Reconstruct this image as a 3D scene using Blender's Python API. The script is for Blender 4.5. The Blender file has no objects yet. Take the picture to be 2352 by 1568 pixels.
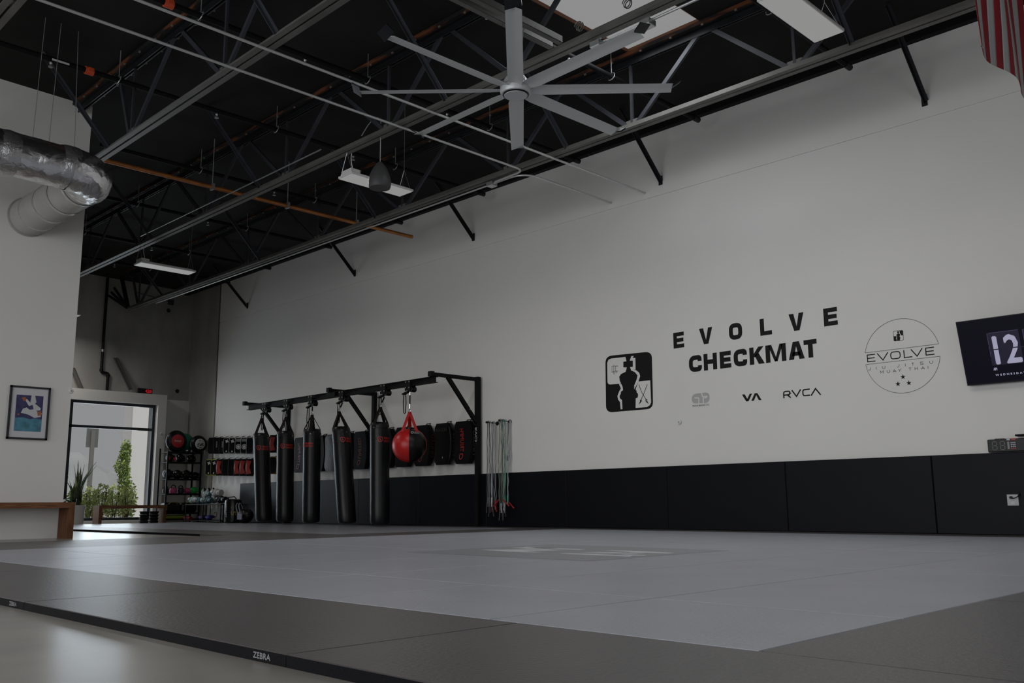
import bpy, bmesh, math, random
from mathutils import Vector, Matrix
R = math.radians
scn = bpy.context.scene
col = scn.collection
random.seed(7)

# ------------------------------------------------------------------ camera
YAW, PITCH, ROLL, FPX = R(44.881), R(9.919), R(-0.455), 2125.74
FW = Vector((math.cos(PITCH)*math.cos(YAW), math.cos(PITCH)*math.sin(YAW), math.sin(PITCH)))
RT = Vector((math.sin(YAW), -math.cos(YAW), 0)); UP = RT.cross(FW)
RT, UP = RT*math.cos(ROLL)+UP*math.sin(ROLL), UP*math.cos(ROLL)-RT*math.sin(ROLL)
MZ = 0.033                                   # thickness of the floor mats
CAM = Vector((0, 0, 0.38+MZ))
cd = bpy.data.cameras.new('camera'); co = bpy.data.objects.new('camera', cd); col.objects.link(co)
cd.sensor_width = 36; cd.lens = FPX/2352*36; cd.clip_start = 0.02; cd.clip_end = 300
m = Matrix((( RT.x, UP.x, -FW.x, CAM.x), (RT.y, UP.y, -FW.y, CAM.y), (RT.z, UP.z, -FW.z, CAM.z), (0, 0, 0, 1)))
co.matrix_world = m
scn.camera = co
def on(px, py, ax, v):                       # photo pixel -> the point where its ray meets the plane axis = v
    d = FW*FPX + RT*(px-1176) - UP*(py-784)
    return CAM + d*((v-CAM[ax])/d[ax])

# ------------------------------------------------------------------ world, sun, exposure
scn.view_settings.view_transform = 'Standard'
scn.view_settings.look = 'None'
scn.view_settings.exposure = 0.0
scn.view_settings.gamma = 1.0
scn.view_settings.use_curve_mapping = False
w = bpy.data.worlds.new('sky'); scn.world = w; w.use_nodes = True
w.node_tree.nodes['Background'].inputs[0].default_value = (0.262, 0.266, 0.272, 1)
w.node_tree.nodes['Background'].inputs[1].default_value = 1.0
sl = bpy.data.lights.new('sun', 'SUN'); sl.energy = 2.1; sl.angle = R(2); sl.color = (1, .985, .96)
so = bpy.data.objects.new('sun', sl); col.objects.link(so)
so.rotation_euler = Vector((0.10, 0.42, -0.9)).to_track_quat('-Z', 'Y').to_euler()
LAMP_W = 29.0                                # watts of each hanging high bay lamp
def area(name, loc, direction, sx, sy, power, color=(1, 1, 1), spread=180):
    l = bpy.data.lights.new(name, 'AREA'); l.shape = 'RECTANGLE'; l.size = sx; l.size_y = sy
    l.energy = power; l.color = color; l.spread = R(spread)
    o = bpy.data.objects.new(name, l); col.objects.link(o); o.location = loc
    o.rotation_euler = Vector(direction).to_track_quat('-Z', 'Y').to_euler()
    return o
# daylight through the street window and roof light; the rest are added fills
area('daylight_window', (8.2, 23.5, 1.55), (0, -1, -.05), 3.6, 2.7, 66, (.80, .91, 1.0), 150)
area('daylight_skylight', (7.95, 6.2, 6.08), (0, 0, -1), 1.7, 0.95, 45, (.94, .97, 1.0), 160)
area('fill_skylight_rear', (3.4, 1.0, 6.1), (0, 0, -1), 1.7, 0.95, 20, (.94, .97, 1.0), 160)  # added fill under an unseen second roof light
area('fill_front', (-2.0, -7.9, 1.95), (0, 1, 0), 6.8, 3.2, 120, (.92, .96, 1.0))  # added fill from behind the camera, through a made-up glass front
area('fill_side', (-6.1, 5.5, 2.75), (1, 0, 0), 13.0, 4.8, 530, (.95, .97, 1.0))  # added fill through a made-up side opening, evens out the long wall

# ------------------------------------------------------------------ materials
MATS = {}
def mat(name, rgb, rough=.6, metal=0., spec=.5, bump=0., bscale=60., var=0., vscale=3., emit=None, estr=1., coat=0., vdetail=4., stretch=None, col2=None):
    if name in MATS: return MATS[name]
    mt = bpy.data.materials.new(name); mt.use_nodes = True
    nt = mt.node_tree; b = nt.nodes['Principled BSDF']
    b.inputs['Base Color'].default_value = (*rgb, 1); b.inputs['Roughness'].default_value = rough
    b.inputs['Metallic'].default_value = metal; b.inputs['Specular IOR Level'].default_value = spec
    if coat: b.inputs['Coat Weight'].default_value = coat; b.inputs['Coat Roughness'].default_value = .15
    tc = nt.nodes.new('ShaderNodeTexCoord')
    src = tc.outputs['Object']
    if stretch:
        mp = nt.nodes.new('ShaderNodeMapping'); mp.inputs['Scale'].default_value = stretch
        nt.links.new(src, mp.inputs['Vector']); src = mp.outputs['Vector']
    if var:
        n = nt.nodes.new('ShaderNodeTexNoise'); n.inputs['Scale'].default_value = vscale; n.inputs['Detail'].default_value = vdetail
        nt.links.new(src, n.inputs['Vector'])
        r = nt.nodes.new('ShaderNodeValToRGB')
        r.color_ramp.elements[0].position = .3; r.color_ramp.elements[1].position = .7
        r.color_ramp.elements[0].color = (*[c*(1-var) for c in rgb], 1)
        r.color_ramp.elements[1].color = (*[min(1, c*(1+var)) for c in rgb], 1)
        if col2:
            r.color_ramp.elements[0].position = .5; r.color_ramp.elements[1].position = .62; r.color_ramp.elements[0].color = (*col2, 1); r.color_ramp.elements[1].color = (*rgb, 1)
        nt.links.new(n.outputs['Fac'], r.inputs['Fac']); nt.links.new(r.outputs['Color'], b.inputs['Base Color'])
    if bump:
        n = nt.nodes.new('ShaderNodeTexNoise'); n.inputs['Scale'].default_value = bscale; n.inputs['Detail'].default_value = 3
        nt.links.new(src, n.inputs['Vector'])
        bp = nt.nodes.new('ShaderNodeBump'); bp.inputs['Strength'].default_value = bump; bp.inputs['Distance'].default_value = .01
        nt.links.new(n.outputs['Fac'], bp.inputs['Height']); nt.links.new(bp.outputs['Normal'], b.inputs['Normal'])
    if emit:
        b.inputs['Emission Color'].default_value = (*emit, 1); b.inputs['Emission Strength'].default_value = estr
    MATS[name] = mt
    return mt
WHITE = mat('wall_paint', (.74, .725, .70), .75, spec=.25, bump=.04, bscale=180, var=.012, vscale=1.2)
WHITE2 = mat('wall_paint_print', (.74, .725, .70), .75, spec=.25)
CONC = mat('raw_concrete', (.36, .35, .33), .85, spec=.2, bump=.25, bscale=14, var=.32, vscale=.9, vdetail=7, stretch=(1, 1, .45))
FLOORC = mat('polished_concrete', (.27, .257, .23), .25, spec=.5, bump=.03, bscale=9, var=.14, vscale=1.6, vdetail=6)
DECK = mat('roof_deck_black', (.019, .0178, .0168), .8, spec=.1, bump=.25, bscale=3, var=.25, vscale=1.1)
BLACKP = mat('black_paint', (.0065, .0065, .007), .6, spec=.12, var=.2, vscale=9)
CHORD = mat('grey_steel', (.13, .126, .118), .5, .2, .35, bump=.1, bscale=25, var=.2, vscale=2.5)
TOPC = mat('dark_steel', (.012, .013, .015), .45, .2, .35, var=.2, vscale=5)
WEB = mat('blue_grey_steel', (.04, .042, .05), .5, .15, .35, var=.2, vscale=4)
WOODN = mat('nailer_wood', (.13, .042, .014), .7, spec=.3, var=.4, vscale=2.2, stretch=(6, .8, 6), col2=(.012, .011, .011))
WOODC = mat('curb_wood', (.15, .06, .025), .7)
BOLT = mat('bolt_zinc', (.5, .47, .42), .45, .6)
CLIP = mat('clip_zinc', (.20, .17, .14), .6, .3)
CONDM = mat('conduit_steel', (.58, .58, .57), .35, .45)
LEATHM = mat('matt_leather', (.004, .0042, .005), .6, spec=.12)
GALV = mat('galvanised', (.42, .43, .43), .38, .7, .5, var=.1, vscale=12)
CHROME = mat('chrome', (.7, .7, .7), .22, 1.)
COPPER = mat('copper_pipe', (.42, .16, .045), .4, .55, .5, var=.2, vscale=6)
ORANGE = mat('orange_coupling', (.55, .07, .02), .5)
TAG = mat('tag_white', (.6, .6, .58), .6)
FANM = mat('fan_aluminium', (.56, .58, .575), .4, .2, .5)
FANL = mat('fan_cap_grey', (.50, .515, .53), .4, .1)
BLK = mat('black_plastic', (.005, .005, .0055), .4, spec=.3)
RUB = mat('black_rubber', (.006, .0063, .008), .55, spec=.3, bump=.1, bscale=120)
LAMPW = mat('lamp_housing_white', (.65, .65, .63), .45)
DIFF = mat('lamp_diffuser', (.02, .02, .02), .6, emit=(.255, .255, .252), estr=1.0)
SKYP = mat('skylight_panel', (.02, .02, .02), .6, emit=(.258, .258, .258), estr=1.0)
MATL = mat('mat_light_grey', (.365, .372, .42), .33, spec=.45, bump=.12, bscale=55, var=.05, vscale=2.2)
MATL2 = mat('mat_grey_dimmed', (.24, .243, .265), .3, spec=.45, bump=.12, bscale=55, var=.06, vscale=1.8)  # darker than the pale mats mostly to stand in for dimmer light
MATD = mat('mat_dark_brown', (.076, .069, .068), .34, spec=.45, bump=.16, bscale=60, var=.08, vscale=2)
PRINTG = mat('mat_print_grey', (.27, .275, .305), .38, spec=.45, bump=.12, bscale=55)
PRINTW = mat('mat_print_white', (.62, .625, .65), .4, spec=.45)
PAD = mat('wall_pad_vinyl', (.0048, .0053, .0078), .45, spec=.14, bump=.12, bscale=140, var=.08, vscale=5)
LEATH = mat('bag_leather', (.004, .0044, .0055), .36, spec=.32, bump=.12, bscale=22, var=.15, vscale=6)
LEATHG = mat('glossy_leather', (.004, .004, .0045), .22, spec=.4, bump=.15, bscale=14)
STRAPB = mat('brown_black_strap', (.012, .0085, .0075), .8, spec=.2)
REDL = mat('red_leather', (.50, .012, .012), .35, spec=.5, bump=.08, bscale=20)
REDP = mat('red_print', (.40, .02, .012), .45)
REDD = mat('dark_red', (.16, .008, .010), .5)
VINYL = mat('black_vinyl_letter', (.007, .0065, .0065), .5, spec=.2)
GREYV = mat('grey_vinyl_letter', (.42, .42, .41), .6)
INKT = mat('ink_white', (.62, .62, .62), .6)
FRAMEB = mat('frame_black', (.018, .019, .022), .4)
WOOD = mat('bench_oak', (.17, .075, .035), .6, spec=.2, bump=.15, bscale=30, var=.4, vscale=5, stretch=(1, 9, 9))
WOODV = mat('bench_oak_leg', (.125, .055, .027), .65, spec=.15, bump=.15, bscale=30, var=.4, vscale=5, stretch=(9, 9, 1))
ALU = mat('window_aluminium', (.018, .02, .026), .35, .3)
FOIL = mat('foil', (.86, .86, .87), .27, 1., bump=.9, bscale=13, var=.1, vscale=7)
def foil_bump(mt):
    nt = mt.node_tree; b = nt.nodes['Principled BSDF']; tc = nt.nodes.new('ShaderNodeTexCoord')
    v = nt.nodes.new('ShaderNodeTexVoronoi'); v.inputs['Scale'].default_value = 8; n = nt.nodes.new('ShaderNodeTexNoise'); n.inputs['Scale'].default_value = 7; n.inputs['Detail'].default_value = 6; n.inputs['Distortion'].default_value = 1.2
    ad = nt.nodes.new('ShaderNodeMath'); ad.operation = 'ADD'; bp = nt.nodes.new('ShaderNodeBump'); bp.inputs['Strength'].default_value = .4; bp.inputs['Distance'].default_value = .03
    nt.links.new(tc.outputs['Object'], v.inputs['Vector']); nt.links.new(tc.outputs['Object'], n.inputs['Vector']); nt.links.new(v.outputs['Distance'], ad.inputs[0]); nt.links.new(n.outputs['Fac'], ad.inputs[1])
    nt.links.new(ad.outputs[0], bp.inputs['Height']); nt.links.new(bp.outputs['Normal'], b.inputs['Normal'])
foil_bump(FOIL)
FOILM = mat('foil_sleeve', (.40, .385, .37), .55, .2, bump=.25, bscale=12, var=.08, vscale=4)
FOILT = mat('foil_tape', (.62, .62, .62), .3, .9, bump=.9, bscale=30)
EMITR = mat('led_red', (.05, 0, 0), .5, emit=(.42, .005, .01), estr=1.)

# ------------------------------------------------------------------ mesh helpers
class MB:
    def __init__(s): s.v = []; s.f = []
    def add(s, vs, fs):
        k = len(s.v); s.v += [tuple(v) for v in vs]; s.f += [tuple(i+k for i in f) for f in fs]; return s
    def box(s, x0, x1, y0, y1, z0, z1):
        vs = [(x, y, z) for z in (z0, z1) for y in (y0, y1) for x in (x0, x1)]
        return s.add(vs, [(0, 2, 3, 1), (4, 5, 7, 6), (0, 1, 5, 4), (2, 6, 7, 3), (0, 4, 6, 2), (1, 3, 7, 5)])
    def cham(s, x0, x1, y0, y1, z0, z1, c):              # box with a chamfered top
        vs = [(x0, y0, z0), (x1, y0, z0), (x1, y1, z0), (x0, y1, z0), (x0, y0, z1-c), (x1, y0, z1-c), (x1, y1, z1-c), (x0, y1, z1-c),
              (x0+c, y0+c, z1), (x1-c, y0+c, z1), (x1-c, y1-c, z1), (x0+c, y1-c, z1)]
        fs = [(3, 2, 1, 0), (8, 9, 10, 11)]
        for i in range(4):
            j = (i+1) % 4; fs += [(i, j, j+4, i+4), (i+4, j+4, j+8, i+8)]
        return s.add(vs, fs)
    def bar(s, a, b, wd, ht, upv=(0, 0, 1)):             # rectangular bar from a to b; ht is measured along upv
        a, b = Vector(a), Vector(b); d = (b-a).normalized(); u = Vector(upv); u = (u-d*u.dot(d))
        if u.length < 1e-5: u = Vector((1, 0, 0)); u = u-d*u.dot(d)
        u.normalize(); r = d.cross(u)
        vs = [p+r*(sx*wd/2)+u*(sz*ht/2) for p in (a, b) for sx, sz in ((-1, -1), (1, -1), (1, 1), (-1, 1))]
        return s.add(vs, [(0, 1, 2, 3), (7, 6, 5, 4), (0, 4, 5, 1), (1, 5, 6, 2), (2, 6, 7, 3), (3, 7, 4, 0)])
    def tube(s, pts, r, n=10, cap=True):
        pts = [Vector(p) for p in pts]; rr = r if isinstance(r, (list, tuple)) else [r]*len(pts)
        k = len(s.v); prev = None
        for i, p in enumerate(pts):
            d = (pts[min(i+1, len(pts)-1)]-pts[max(i-1, 0)]).normalized()
            if prev is None:
                u = Vector((0, 0, 1)) if abs(d.z) < .9 else Vector((1, 0, 0))
            else: u = prev
            u = (u-d*u.dot(d)).normalized(); prev = u; q = d.cross(u)
            for j in range(n):
                t = 2*math.pi*j/n; s.v.append(tuple(p+(u*math.cos(t)+q*math.sin(t))*rr[i]))
        for i in range(len(pts)-1):
            for j in range(n):
                a = k+i*n+j; b = k+i*n+(j+1) % n; s.f.append((a, b, b+n, a+n))
        if cap: s.f.append(tuple(k+j for j in range(n))[::-1]); s.f.append(tuple(k+(len(pts)-1)*n+j for j in range(n)))
        return s
    def lathe(s, prof, n=20, c=(0, 0, 0), ax='z', sq=1.):    # prof: (radius, height)
        k = len(s.v); c = Vector(c)
        for r, h in prof:
            for j in range(n):
                t = 2*math.pi*j/n; a, b = r*math.cos(t), r*math.sin(t)*sq
                p = {'z': (a, b, h), 'x': (h, a, b), 'y': (b, h, a)}[ax]
                s.v.append(tuple(c+Vector(p)))
        for i in range(len(prof)-1):
            for j in range(n):
                a = k+i*n+j; b = k+i*n+(j+1) % n; s.f.append((a, b, b+n, a+n))
        s.f.append(tuple(k+j for j in range(n))[::-1]); s.f.append(tuple(k+(len(prof)-1)*n+j for j in range(n)))
        return s
    def ball(s, c, rx, ry, rz, nu=14, nv=9, rot=None):
        pr = [(math.sin(math.pi*i/nv), -math.cos(math.pi*i/nv)) for i in range(nv+1)]; pr[0] = (.02, -1); pr[-1] = (.02, 1)
        t = MB().lathe(pr, nu); mt = rot or Matrix.Identity(3)
        return s.add([Vector(c)+mt@Vector((x*rx, y*ry, z*rz)) for x, y, z in t.v], t.f)
    def poly(s, pts):
        return s.add(pts, [tuple(range(len(pts)))])
    def merge(s, o, mt=None):
        return s.add([(mt@Vector(v)) if mt else v for v in o.v], o.f)
    def build(s, name, mt, parent=None, smooth=False, bevel=0., sub=0):
        me = bpy.data.meshes.new(name); me.from_pydata(s.v, [], s.f); me.update()
        o = bpy.data.objects.new(name, me); me.materials.append(mt); col.objects.link(o)
        if smooth:
            for p in me.polygons: p.use_smooth = True
            try: me.set_sharp_from_angle(angle=R(38))
            except Exception: pass
        if bevel:
            bv = o.modifiers.new('bevel', 'BEVEL'); bv.width = bevel; bv.segments = 2; bv.limit_method = 'ANGLE'
        if sub:
            sb = o.modifiers.new('sub', 'SUBSURF'); sb.levels = sub; sb.render_levels = sub
        INV[o.name] = Matrix.Identity(4)
        if parent:
            o.parent = parent; o.matrix_parent_inverse = INV[parent.name]
        return o
INV = {}
def tag(o, label, cat, group=None):
    o['label'] = label; o['category'] = cat
    if group: o['group'] = group
    return o
def thing(name, loc, label, cat, group=None):
    o = bpy.data.objects.new(name, None); o.empty_display_size = .1; col.objects.link(o); o.location = loc
    INV[o.name] = Matrix.Translation(-Vector(loc))
    return tag(o, label, cat, group)
def struct(o): o['kind'] = 'structure'; return o
def dup(root, loc, rotz=0., label=None, group=None):
    r = root.copy(); col.objects.link(r); r.location = loc; r.rotation_euler = (0, 0, rotz)
    if label: r['label'] = label
    if group: r['group'] = group
    INV[r.name] = INV.get(root.name, Matrix.Identity(4))
    for ch in list(root.children):
        c = ch.copy(); col.objects.link(c); c.parent = r
        for g in list(ch.children):
            d = g.copy(); col.objects.link(d); d.parent = c
    return r
def text_polys(body, width=None, height=None, spacing=1.0, shear=0.):
    """built-in font outlines as a flat mesh: verts in x, y from 0, scaled to the wanted width or height"""
    cu = bpy.data.curves.new('t', 'FONT'); cu.body = body; cu.space_character = spacing; cu.resolution_u = 2; cu.shear = shear
    o = bpy.data.objects.new('t', cu); col.objects.link(o); bpy.context.view_layer.update()
    me = bpy.data.meshes.new_from_object(o.evaluated_get(bpy.context.evaluated_depsgraph_get()))
    vs = [v.co.copy() for v in me.vertices]; fs = [tuple(p.vertices) for p in me.polygons]
    bpy.data.objects.remove(o); bpy.data.curves.remove(cu); bpy.data.meshes.remove(me)
    x0 = min(v.x for v in vs); x1 = max(v.x for v in vs); y0 = min(v.y for v in vs); y1 = max(v.y for v in vs)
    sx = (width/(x1-x0)) if width else None; sy = (height/(y1-y0)) if height else None
    sx = sx or sy; sy = sy or sx
    return [((v.x-x0)*sx, (v.y-y0)*sy) for v in vs], fs, (x1-x0)*sx, (y1-y0)*sy
def put_text(mb, body, origin, ux, uy, width=None, height=None, spacing=1., bold=0., fn=None):
    vs, fs, tw, th = text_polys(body, width, height, spacing)
    o, ux, uy = Vector(origin), Vector(ux), Vector(uy); offs = [(0, 0)] if not bold else [(-bold, 0), (bold, 0), (0, bold), (0, -bold)]
    nrm = ux.cross(uy)
    for k, (dx, dy) in enumerate(offs):
        mb.add([(fn(x+dx, y+dy) if fn else o+ux*(x+dx)+uy*(y+dy))+nrm*(k*.0002) for x, y in vs], fs)
    return mb
def fillet(pts, r, n=5, closed=False):
    out = []; L = len(pts)
    for i, p in enumerate(pts):
        if not closed and i in (0, L-1): out.append(Vector(p)); continue
        p = Vector(p); a = Vector(pts[i-1]); b = Vector(pts[(i+1) % L])
        rr = min(r, (a-p).length*.5, (b-p).length*.5)
        p0 = p+(a-p).normalized()*rr; p1 = p+(b-p).normalized()*rr
        for k in range(n+1):
            t = k/n; out.append(p0*(1-t)**2+p*2*t*(1-t)+p1*t*t)
    return out
def stroke2(path, t, closed=False):
    """thick flat polyline in 2d -> list of quads"""
    P = [Vector((p[0], p[1])) for p in path]; n = len(P); L = []; Rr = []
    for i in range(n):
        a = P[i-1] if (closed or i > 0) else None; b = P[(i+1) % n] if (closed or i < n-1) else None
        d0 = (P[i]-a).normalized() if a is not None else None; d1 = (b-P[i]).normalized() if b is not None else None
        d0 = d0 or d1; d1 = d1 or d0
        n0 = Vector((-d0.y, d0.x)); n1 = Vector((-d1.y, d1.x)); mm = (n0+n1)
        if mm.length < 1e-4: mm = n0
        mm.normalize(); s = t/2/max(.35, mm.dot(n0)); L.append(P[i]+mm*s); Rr.append(P[i]-mm*s)
    q = []
    for i in range(n if closed else n-1):
        j = (i+1) % n; q.append([L[i], Rr[i], Rr[j], L[j]])
    return q
# ================================================================== THE SETTING
D = 11.07                                     # plane of the long white wall
YB = 23.3                                     # raw concrete wall at the far end
YL = 13.4                                     # white partition carrying the picture
def deckz(x): return 6.08+(D-x)*.02
struct(MB().box(-6.2, 11.5, -8.2, 23.6, -.12, 0).build('floor', FLOORC))
# long white wall with its horizontal reveal
struct(MB().box(D, D+.14, -8, 21.46, 0, 4.965).box(D, D+.14, -8, 21.46, 4.98, 6.3).box(D+.012, D+.13, -8, 21.45, 4.96, 4.985).build('wall_right', WHITE))
struct(MB().box(D+.16, D+.4, 21.3, 23.5, 0, 6.4).build('wall_corner', CONC))
struct(MB().box(D-.01, D+.16, 21.46, 21.5, 0, 6.1).build('trim_1', mat('edge_metal', (.10, .10, .095), .6, .2, var=.2, vscale=3)))
struct(MB().box(D+.08, D+.17, 21.5, 21.62, 0, 6.1).build('gap_shade_strip', BLACKP))  # dark strip put in as the shade of the gap at the wall end
bw = MB().box(-6.2, 6.0, YB, YB+.25, 0, 6.5).box(10.3, D+.2, YB, YB+.25, 0, 6.4).box(6.0, 10.3, YB, YB+.25, 3.0, 6.45).box(6.0, 10.3, YB, YB+.25, 0, .06)
struct(bw.build('wall_back', CONC))
f0, f1 = 22.9, 23.03
wf = MB().box(4.9, 6.05, f0, f1, 0, 3.21).box(10.25, 10.47, f0, f1, 0, 3.21).box(6.05, 10.25, f0, f1, 2.95, 3.21).box(6.05, 10.25, f0, f1, 0, .085).box(4.9, 10.47, f1, YB, 3.17, 3.21).box(10.43, 10.47, f1, YB, 0, 3.17)
struct(wf.build('wall_window', WHITE))
struct(MB().box(10.47, D+.16, YB-.06, YB, 0, 3.14).build('wall_back_low', WHITE))
struct(MB().box(-6.2, 4.745, YL, YL+.2, 0, 6.35).build('wall_left', WHITE))
struct(MB().box(-6.4, -6.2, -8.2, -1.1, 0, 6.6).box(-6.4, -6.2, 12.1, 23.6, 0, 6.6).box(-6.4, -6.2, -1.1, 12.1, 5.3, 6.6).box(-6.4, -6.2, -1.1, 12.1, 0, .3).build('wall_rear', WHITE))
struct(MB().box(-6.2, -5.6, -8.2, -8, 0, 6.5).box(1.6, D+.2, -8.2, -8, 0, 6.5).box(-5.6, 1.6, -8.2, -8, 3.7, 6.5).build('wall_near', WHITE))
struct(MB().box(D-.1, D, -8, 23.3, 5.975, 6.12).build('trim_3', BLACKP))
# roof deck with its openings for the real and the added roof light
SKY = [(7.06, 8.96, 5.66, 6.77), (2.5, 4.3, .5, 1.5)]
xs = sorted({-6.4, 11.5, *[s[0] for s in SKY], *[s[1] for s in SKY]}); ys = sorted({-8.2, 23.6, *[s[2] for s in SKY], *[s[3] for s in SKY]})
dk = MB()
for i in range(len(xs)-1):
    for j in range(len(ys)-1):
        x0, x1, y0, y1 = xs[i], xs[i+1], ys[j], ys[j+1]
        if any(s[0] <= x0 and x1 <= s[1] and s[2] <= y0 and y1 <= s[3] for s in SKY): continue
        a, b = deckz(x0), deckz(x1)
        dk.add([(x0, y0, a), (x1, y0, b), (x1, y1, b), (x0, y1, a), (x0, y0, a+.2), (x1, y0, b+.2), (x1, y1, b+.2), (x0, y1, a+.2)],
               [(3, 2, 1, 0), (4, 5, 6, 7), (0, 1, 5, 4), (1, 2, 6, 5), (2, 3, 7, 6), (3, 0, 4, 7)])
struct(dk.build('ceiling', DECK))
for k, (x0, x1, y0, y1) in enumerate(SKY):
    z = deckz((x0+x1)/2)
    s = struct(MB().box(x0-.01, x1+.01, y0-.01, y1+.01, z+.03, z+.05).build('window_%d' % (k+2), SKYP))
    for bb in ((x0, x1, y0, y0+.012), (x0, x1, y1-.012, y1), (x0, x0+.012, y0, y1), (x1-.012, x1, y0, y1)):
        MB().box(*bb, z-.012, z+.03).build('curb', WOODC, s)
# the street window: frame, mullions and panes
GLASS = bpy.data.materials.new('window_glass'); GLASS.use_nodes = True
nt = GLASS.node_tree; nt.nodes.remove(nt.nodes['Principled BSDF'])
tr = nt.nodes.new('ShaderNodeBsdfTransparent'); gl = nt.nodes.new('ShaderNodeBsdfGlossy'); mx = nt.nodes.new('ShaderNodeMixShader'); lw = nt.nodes.new('ShaderNodeLayerWeight')
gl.inputs['Roughness'].default_value = .02; lw.inputs['Blend'].default_value = .15
nt.links.new(lw.outputs['Fresnel'], mx.inputs[0]); nt.links.new(tr.outputs[0], mx.inputs[1]); nt.links.new(gl.outputs[0], mx.inputs[2])
nt.links.new(mx.outputs[0], nt.nodes['Material Output'].inputs[0])
y0, y1 = 23.05, 23.13
fr = MB().box(6.05, 10.25, y0, y1, 2.88, 2.95).box(6.05, 10.25, y0, y1, .085, .15).box(10.18, 10.25, y0, y1, .15, 2.88).box(6.05, 6.12, y0, y1, .15, 2.88)
win = struct(fr.build('window_1', ALU))
for x in (8.19,): MB().box(x-.04, x+.04, y0, y1, .15, 2.88).build('mullion', ALU, win)
MB().box(6.12, 10.18, y0, y1-.01, 2.29, 2.355).build('transom', ALU, win)
for xa, xb in ((6.12, 8.15), (8.23, 10.18)):
    for za, zb in ((.15, 2.29), (2.355, 2.88)):
        MB().box(xa, xb, y0+.035, y0+.043, za, zb).build('pane', GLASS, win)

for k, (ax, c0_, a0_, a1_, zl, zh, n_) in enumerate((('x', -6.3, -1.1, 12.1, .3, 5.3, 6), ('y', -8.1, -5.6, 1.6, 0, 3.7, 4))):  # made-up windows out of view, glazing the openings of two fill lights
    bx = lambda u0, u1, v0, v1, d: MB().box(c0_-d, c0_+d, u0, u1, v0, v1) if ax == 'x' else MB().box(u0, u1, c0_-d, c0_+d, v0, v1)
    fr = struct(bx(a0_, a1_, zl, zl+.07, .05).merge(bx(a0_, a1_, zh-.07, zh, .05)).build('window_%d' % (4+k), ALU))
    for i in range(n_+1):
        u = a0_+(a1_-a0_-.07)*i/n_; bx(u, u+.07, zl+.07, zh-.07, .045).build('mullion', ALU, fr)
        if i < n_: bx(u+.07, u+(a1_-a0_-.07)/n_, zl+.07, zh-.07, .004).build('pane', GLASS, fr)

# ================================================================== ROOF STEEL
TX = [9.02, 6.85, 4.57, 2.40]; ZB = 5.15
NODES = [-6.9, -4.6, -2.35, -.1, 2.2, 4.52, 6.78, 9.03, 11.48, 13.95, 16.45, 18.95, 21.55]
TLAB = ['open web steel roof truss running beside the long white wall', 'open web steel roof truss over the hanging lamps, second from the white wall',
        'open web steel roof truss meeting the partition above the foil duct, third from white wall', 'open web steel roof truss farthest from the long white wall']
for k, X in enumerate(TX):
    ye = 22.2 if k == 0 else (23.25 if k == 1 else YL); zt = deckz(X)-.105; y_s = -7.9
    t = thing('roof_truss', (X, y_s, ZB), TLAB[k], 'truss')
    b = MB()
    for s in (-1, 1):
        xa, xb = sorted((X+s*.014, X+s*.078)); b.box(xa, xb, y_s, ye, ZB-.045, ZB-.033)
        xa, xb = sorted((X+s*.014, X+s*.026)); b.box(xa, xb, y_s, ye, ZB-.033, ZB+.035)
    b.build('bottom_chord', CHORD, t)
    b = MB()
    for s in (-1, 1):
        xa, xb = sorted((X+s*.014, X+s*.075)); b.box(xa, xb, y_s, ye+.05*(k == 0), zt+.035, zt+.047)
        xa, xb = sorted((X+s*.014, X+s*.026)); b.box(xa, xb, y_s, ye, zt-.045, zt+.035)
    b.build('top_chord', TOPC, t)
    for s in (-1, 1):
        xa, xb = sorted((X+s*.045, X+s*.105)); MB().box(xa, xb, y_s, ye, zt+.047, zt+.10).build('nailer', WOODN, t)
    nodes = [y for y in NODES if y < ye-.2]
    for i, y in enumerate(nodes):
        lo, hi = ZB-.02, zt+.02
        MB().bar((X, y, lo), (X, y, hi), .03, .036, (0, 1, 0)).build('web_post', WEB, t)
        ya = y-1.1 if i == 0 else (y+nodes[i-1])/2+.06
        yb = y+.5 if i == len(nodes)-1 else (y+nodes[i+1])/2-.06
        for yy, nm in ((ya, 'web_diagonal'), (min(yb, ye-.02), 'web_diagonal')):
            MB().bar((X, y+(.04 if yy > y else -.04), lo), (X, yy, hi), .036, .055, (0, 1, 0)).build(nm, WEB if yy > y else CHORD if False else WEB, t)
        MB().box(X-.012, X+.012, y-.09, y+.09, lo-.01, lo+.10).build('gusset', CHORD, t)
    cl = MB(); y = y_s+.3
    while y < ye-.1:
        for s in (-1, 1): cl.box(X+s*.098-.009, X+s*.098+.009, y-.016+s*.12, y+.016+s*.12, zt+.03, zt+.05)
        y += .46
    o = cl.build('clips', CLIP, t); o['kind'] = 'stuff'
    if k == 0:   # seat at the far wall
        for yy in (22.25, 22.45, 22.7): MB().bar((X, 22.1, ZB-.02), (X+.25*(yy-22.4), YB-.02, ZB+.5+(yy-22.25)*.5), .04, .05).build('end_strut', TOPC, t)
        MB().bar((X, 22.15, ZB), (X+.02, 22.7, zt), .10, .03, (0, 1, 0)).build('end_post', TOPC, t)
KY = [3.85, 7.87, 12.15, 15.9, 20.2]
for k, X in enumerate(TX):
    for y in KY:
        if k > 1 and y > 13: continue
        a = Vector((X-.93, y, deckz(X-.93)-.01)); b = Vector((X-.03, y, ZB+.03))
        tag(MB().bar(a, b, .055, .008, (0, 0, 1)).bar(a+Vector((0, .025, -.02)), b+Vector((0, .025, -.02)), .008, .05, (0, 0, 1)).build('kicker_brace', WEB),
            'flat steel kicker brace sloping from roof deck to the %s truss from white wall' % ['first', 'second', 'third', 'fourth'][k], 'brace', 'kicker braces of the roof trusses')
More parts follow.
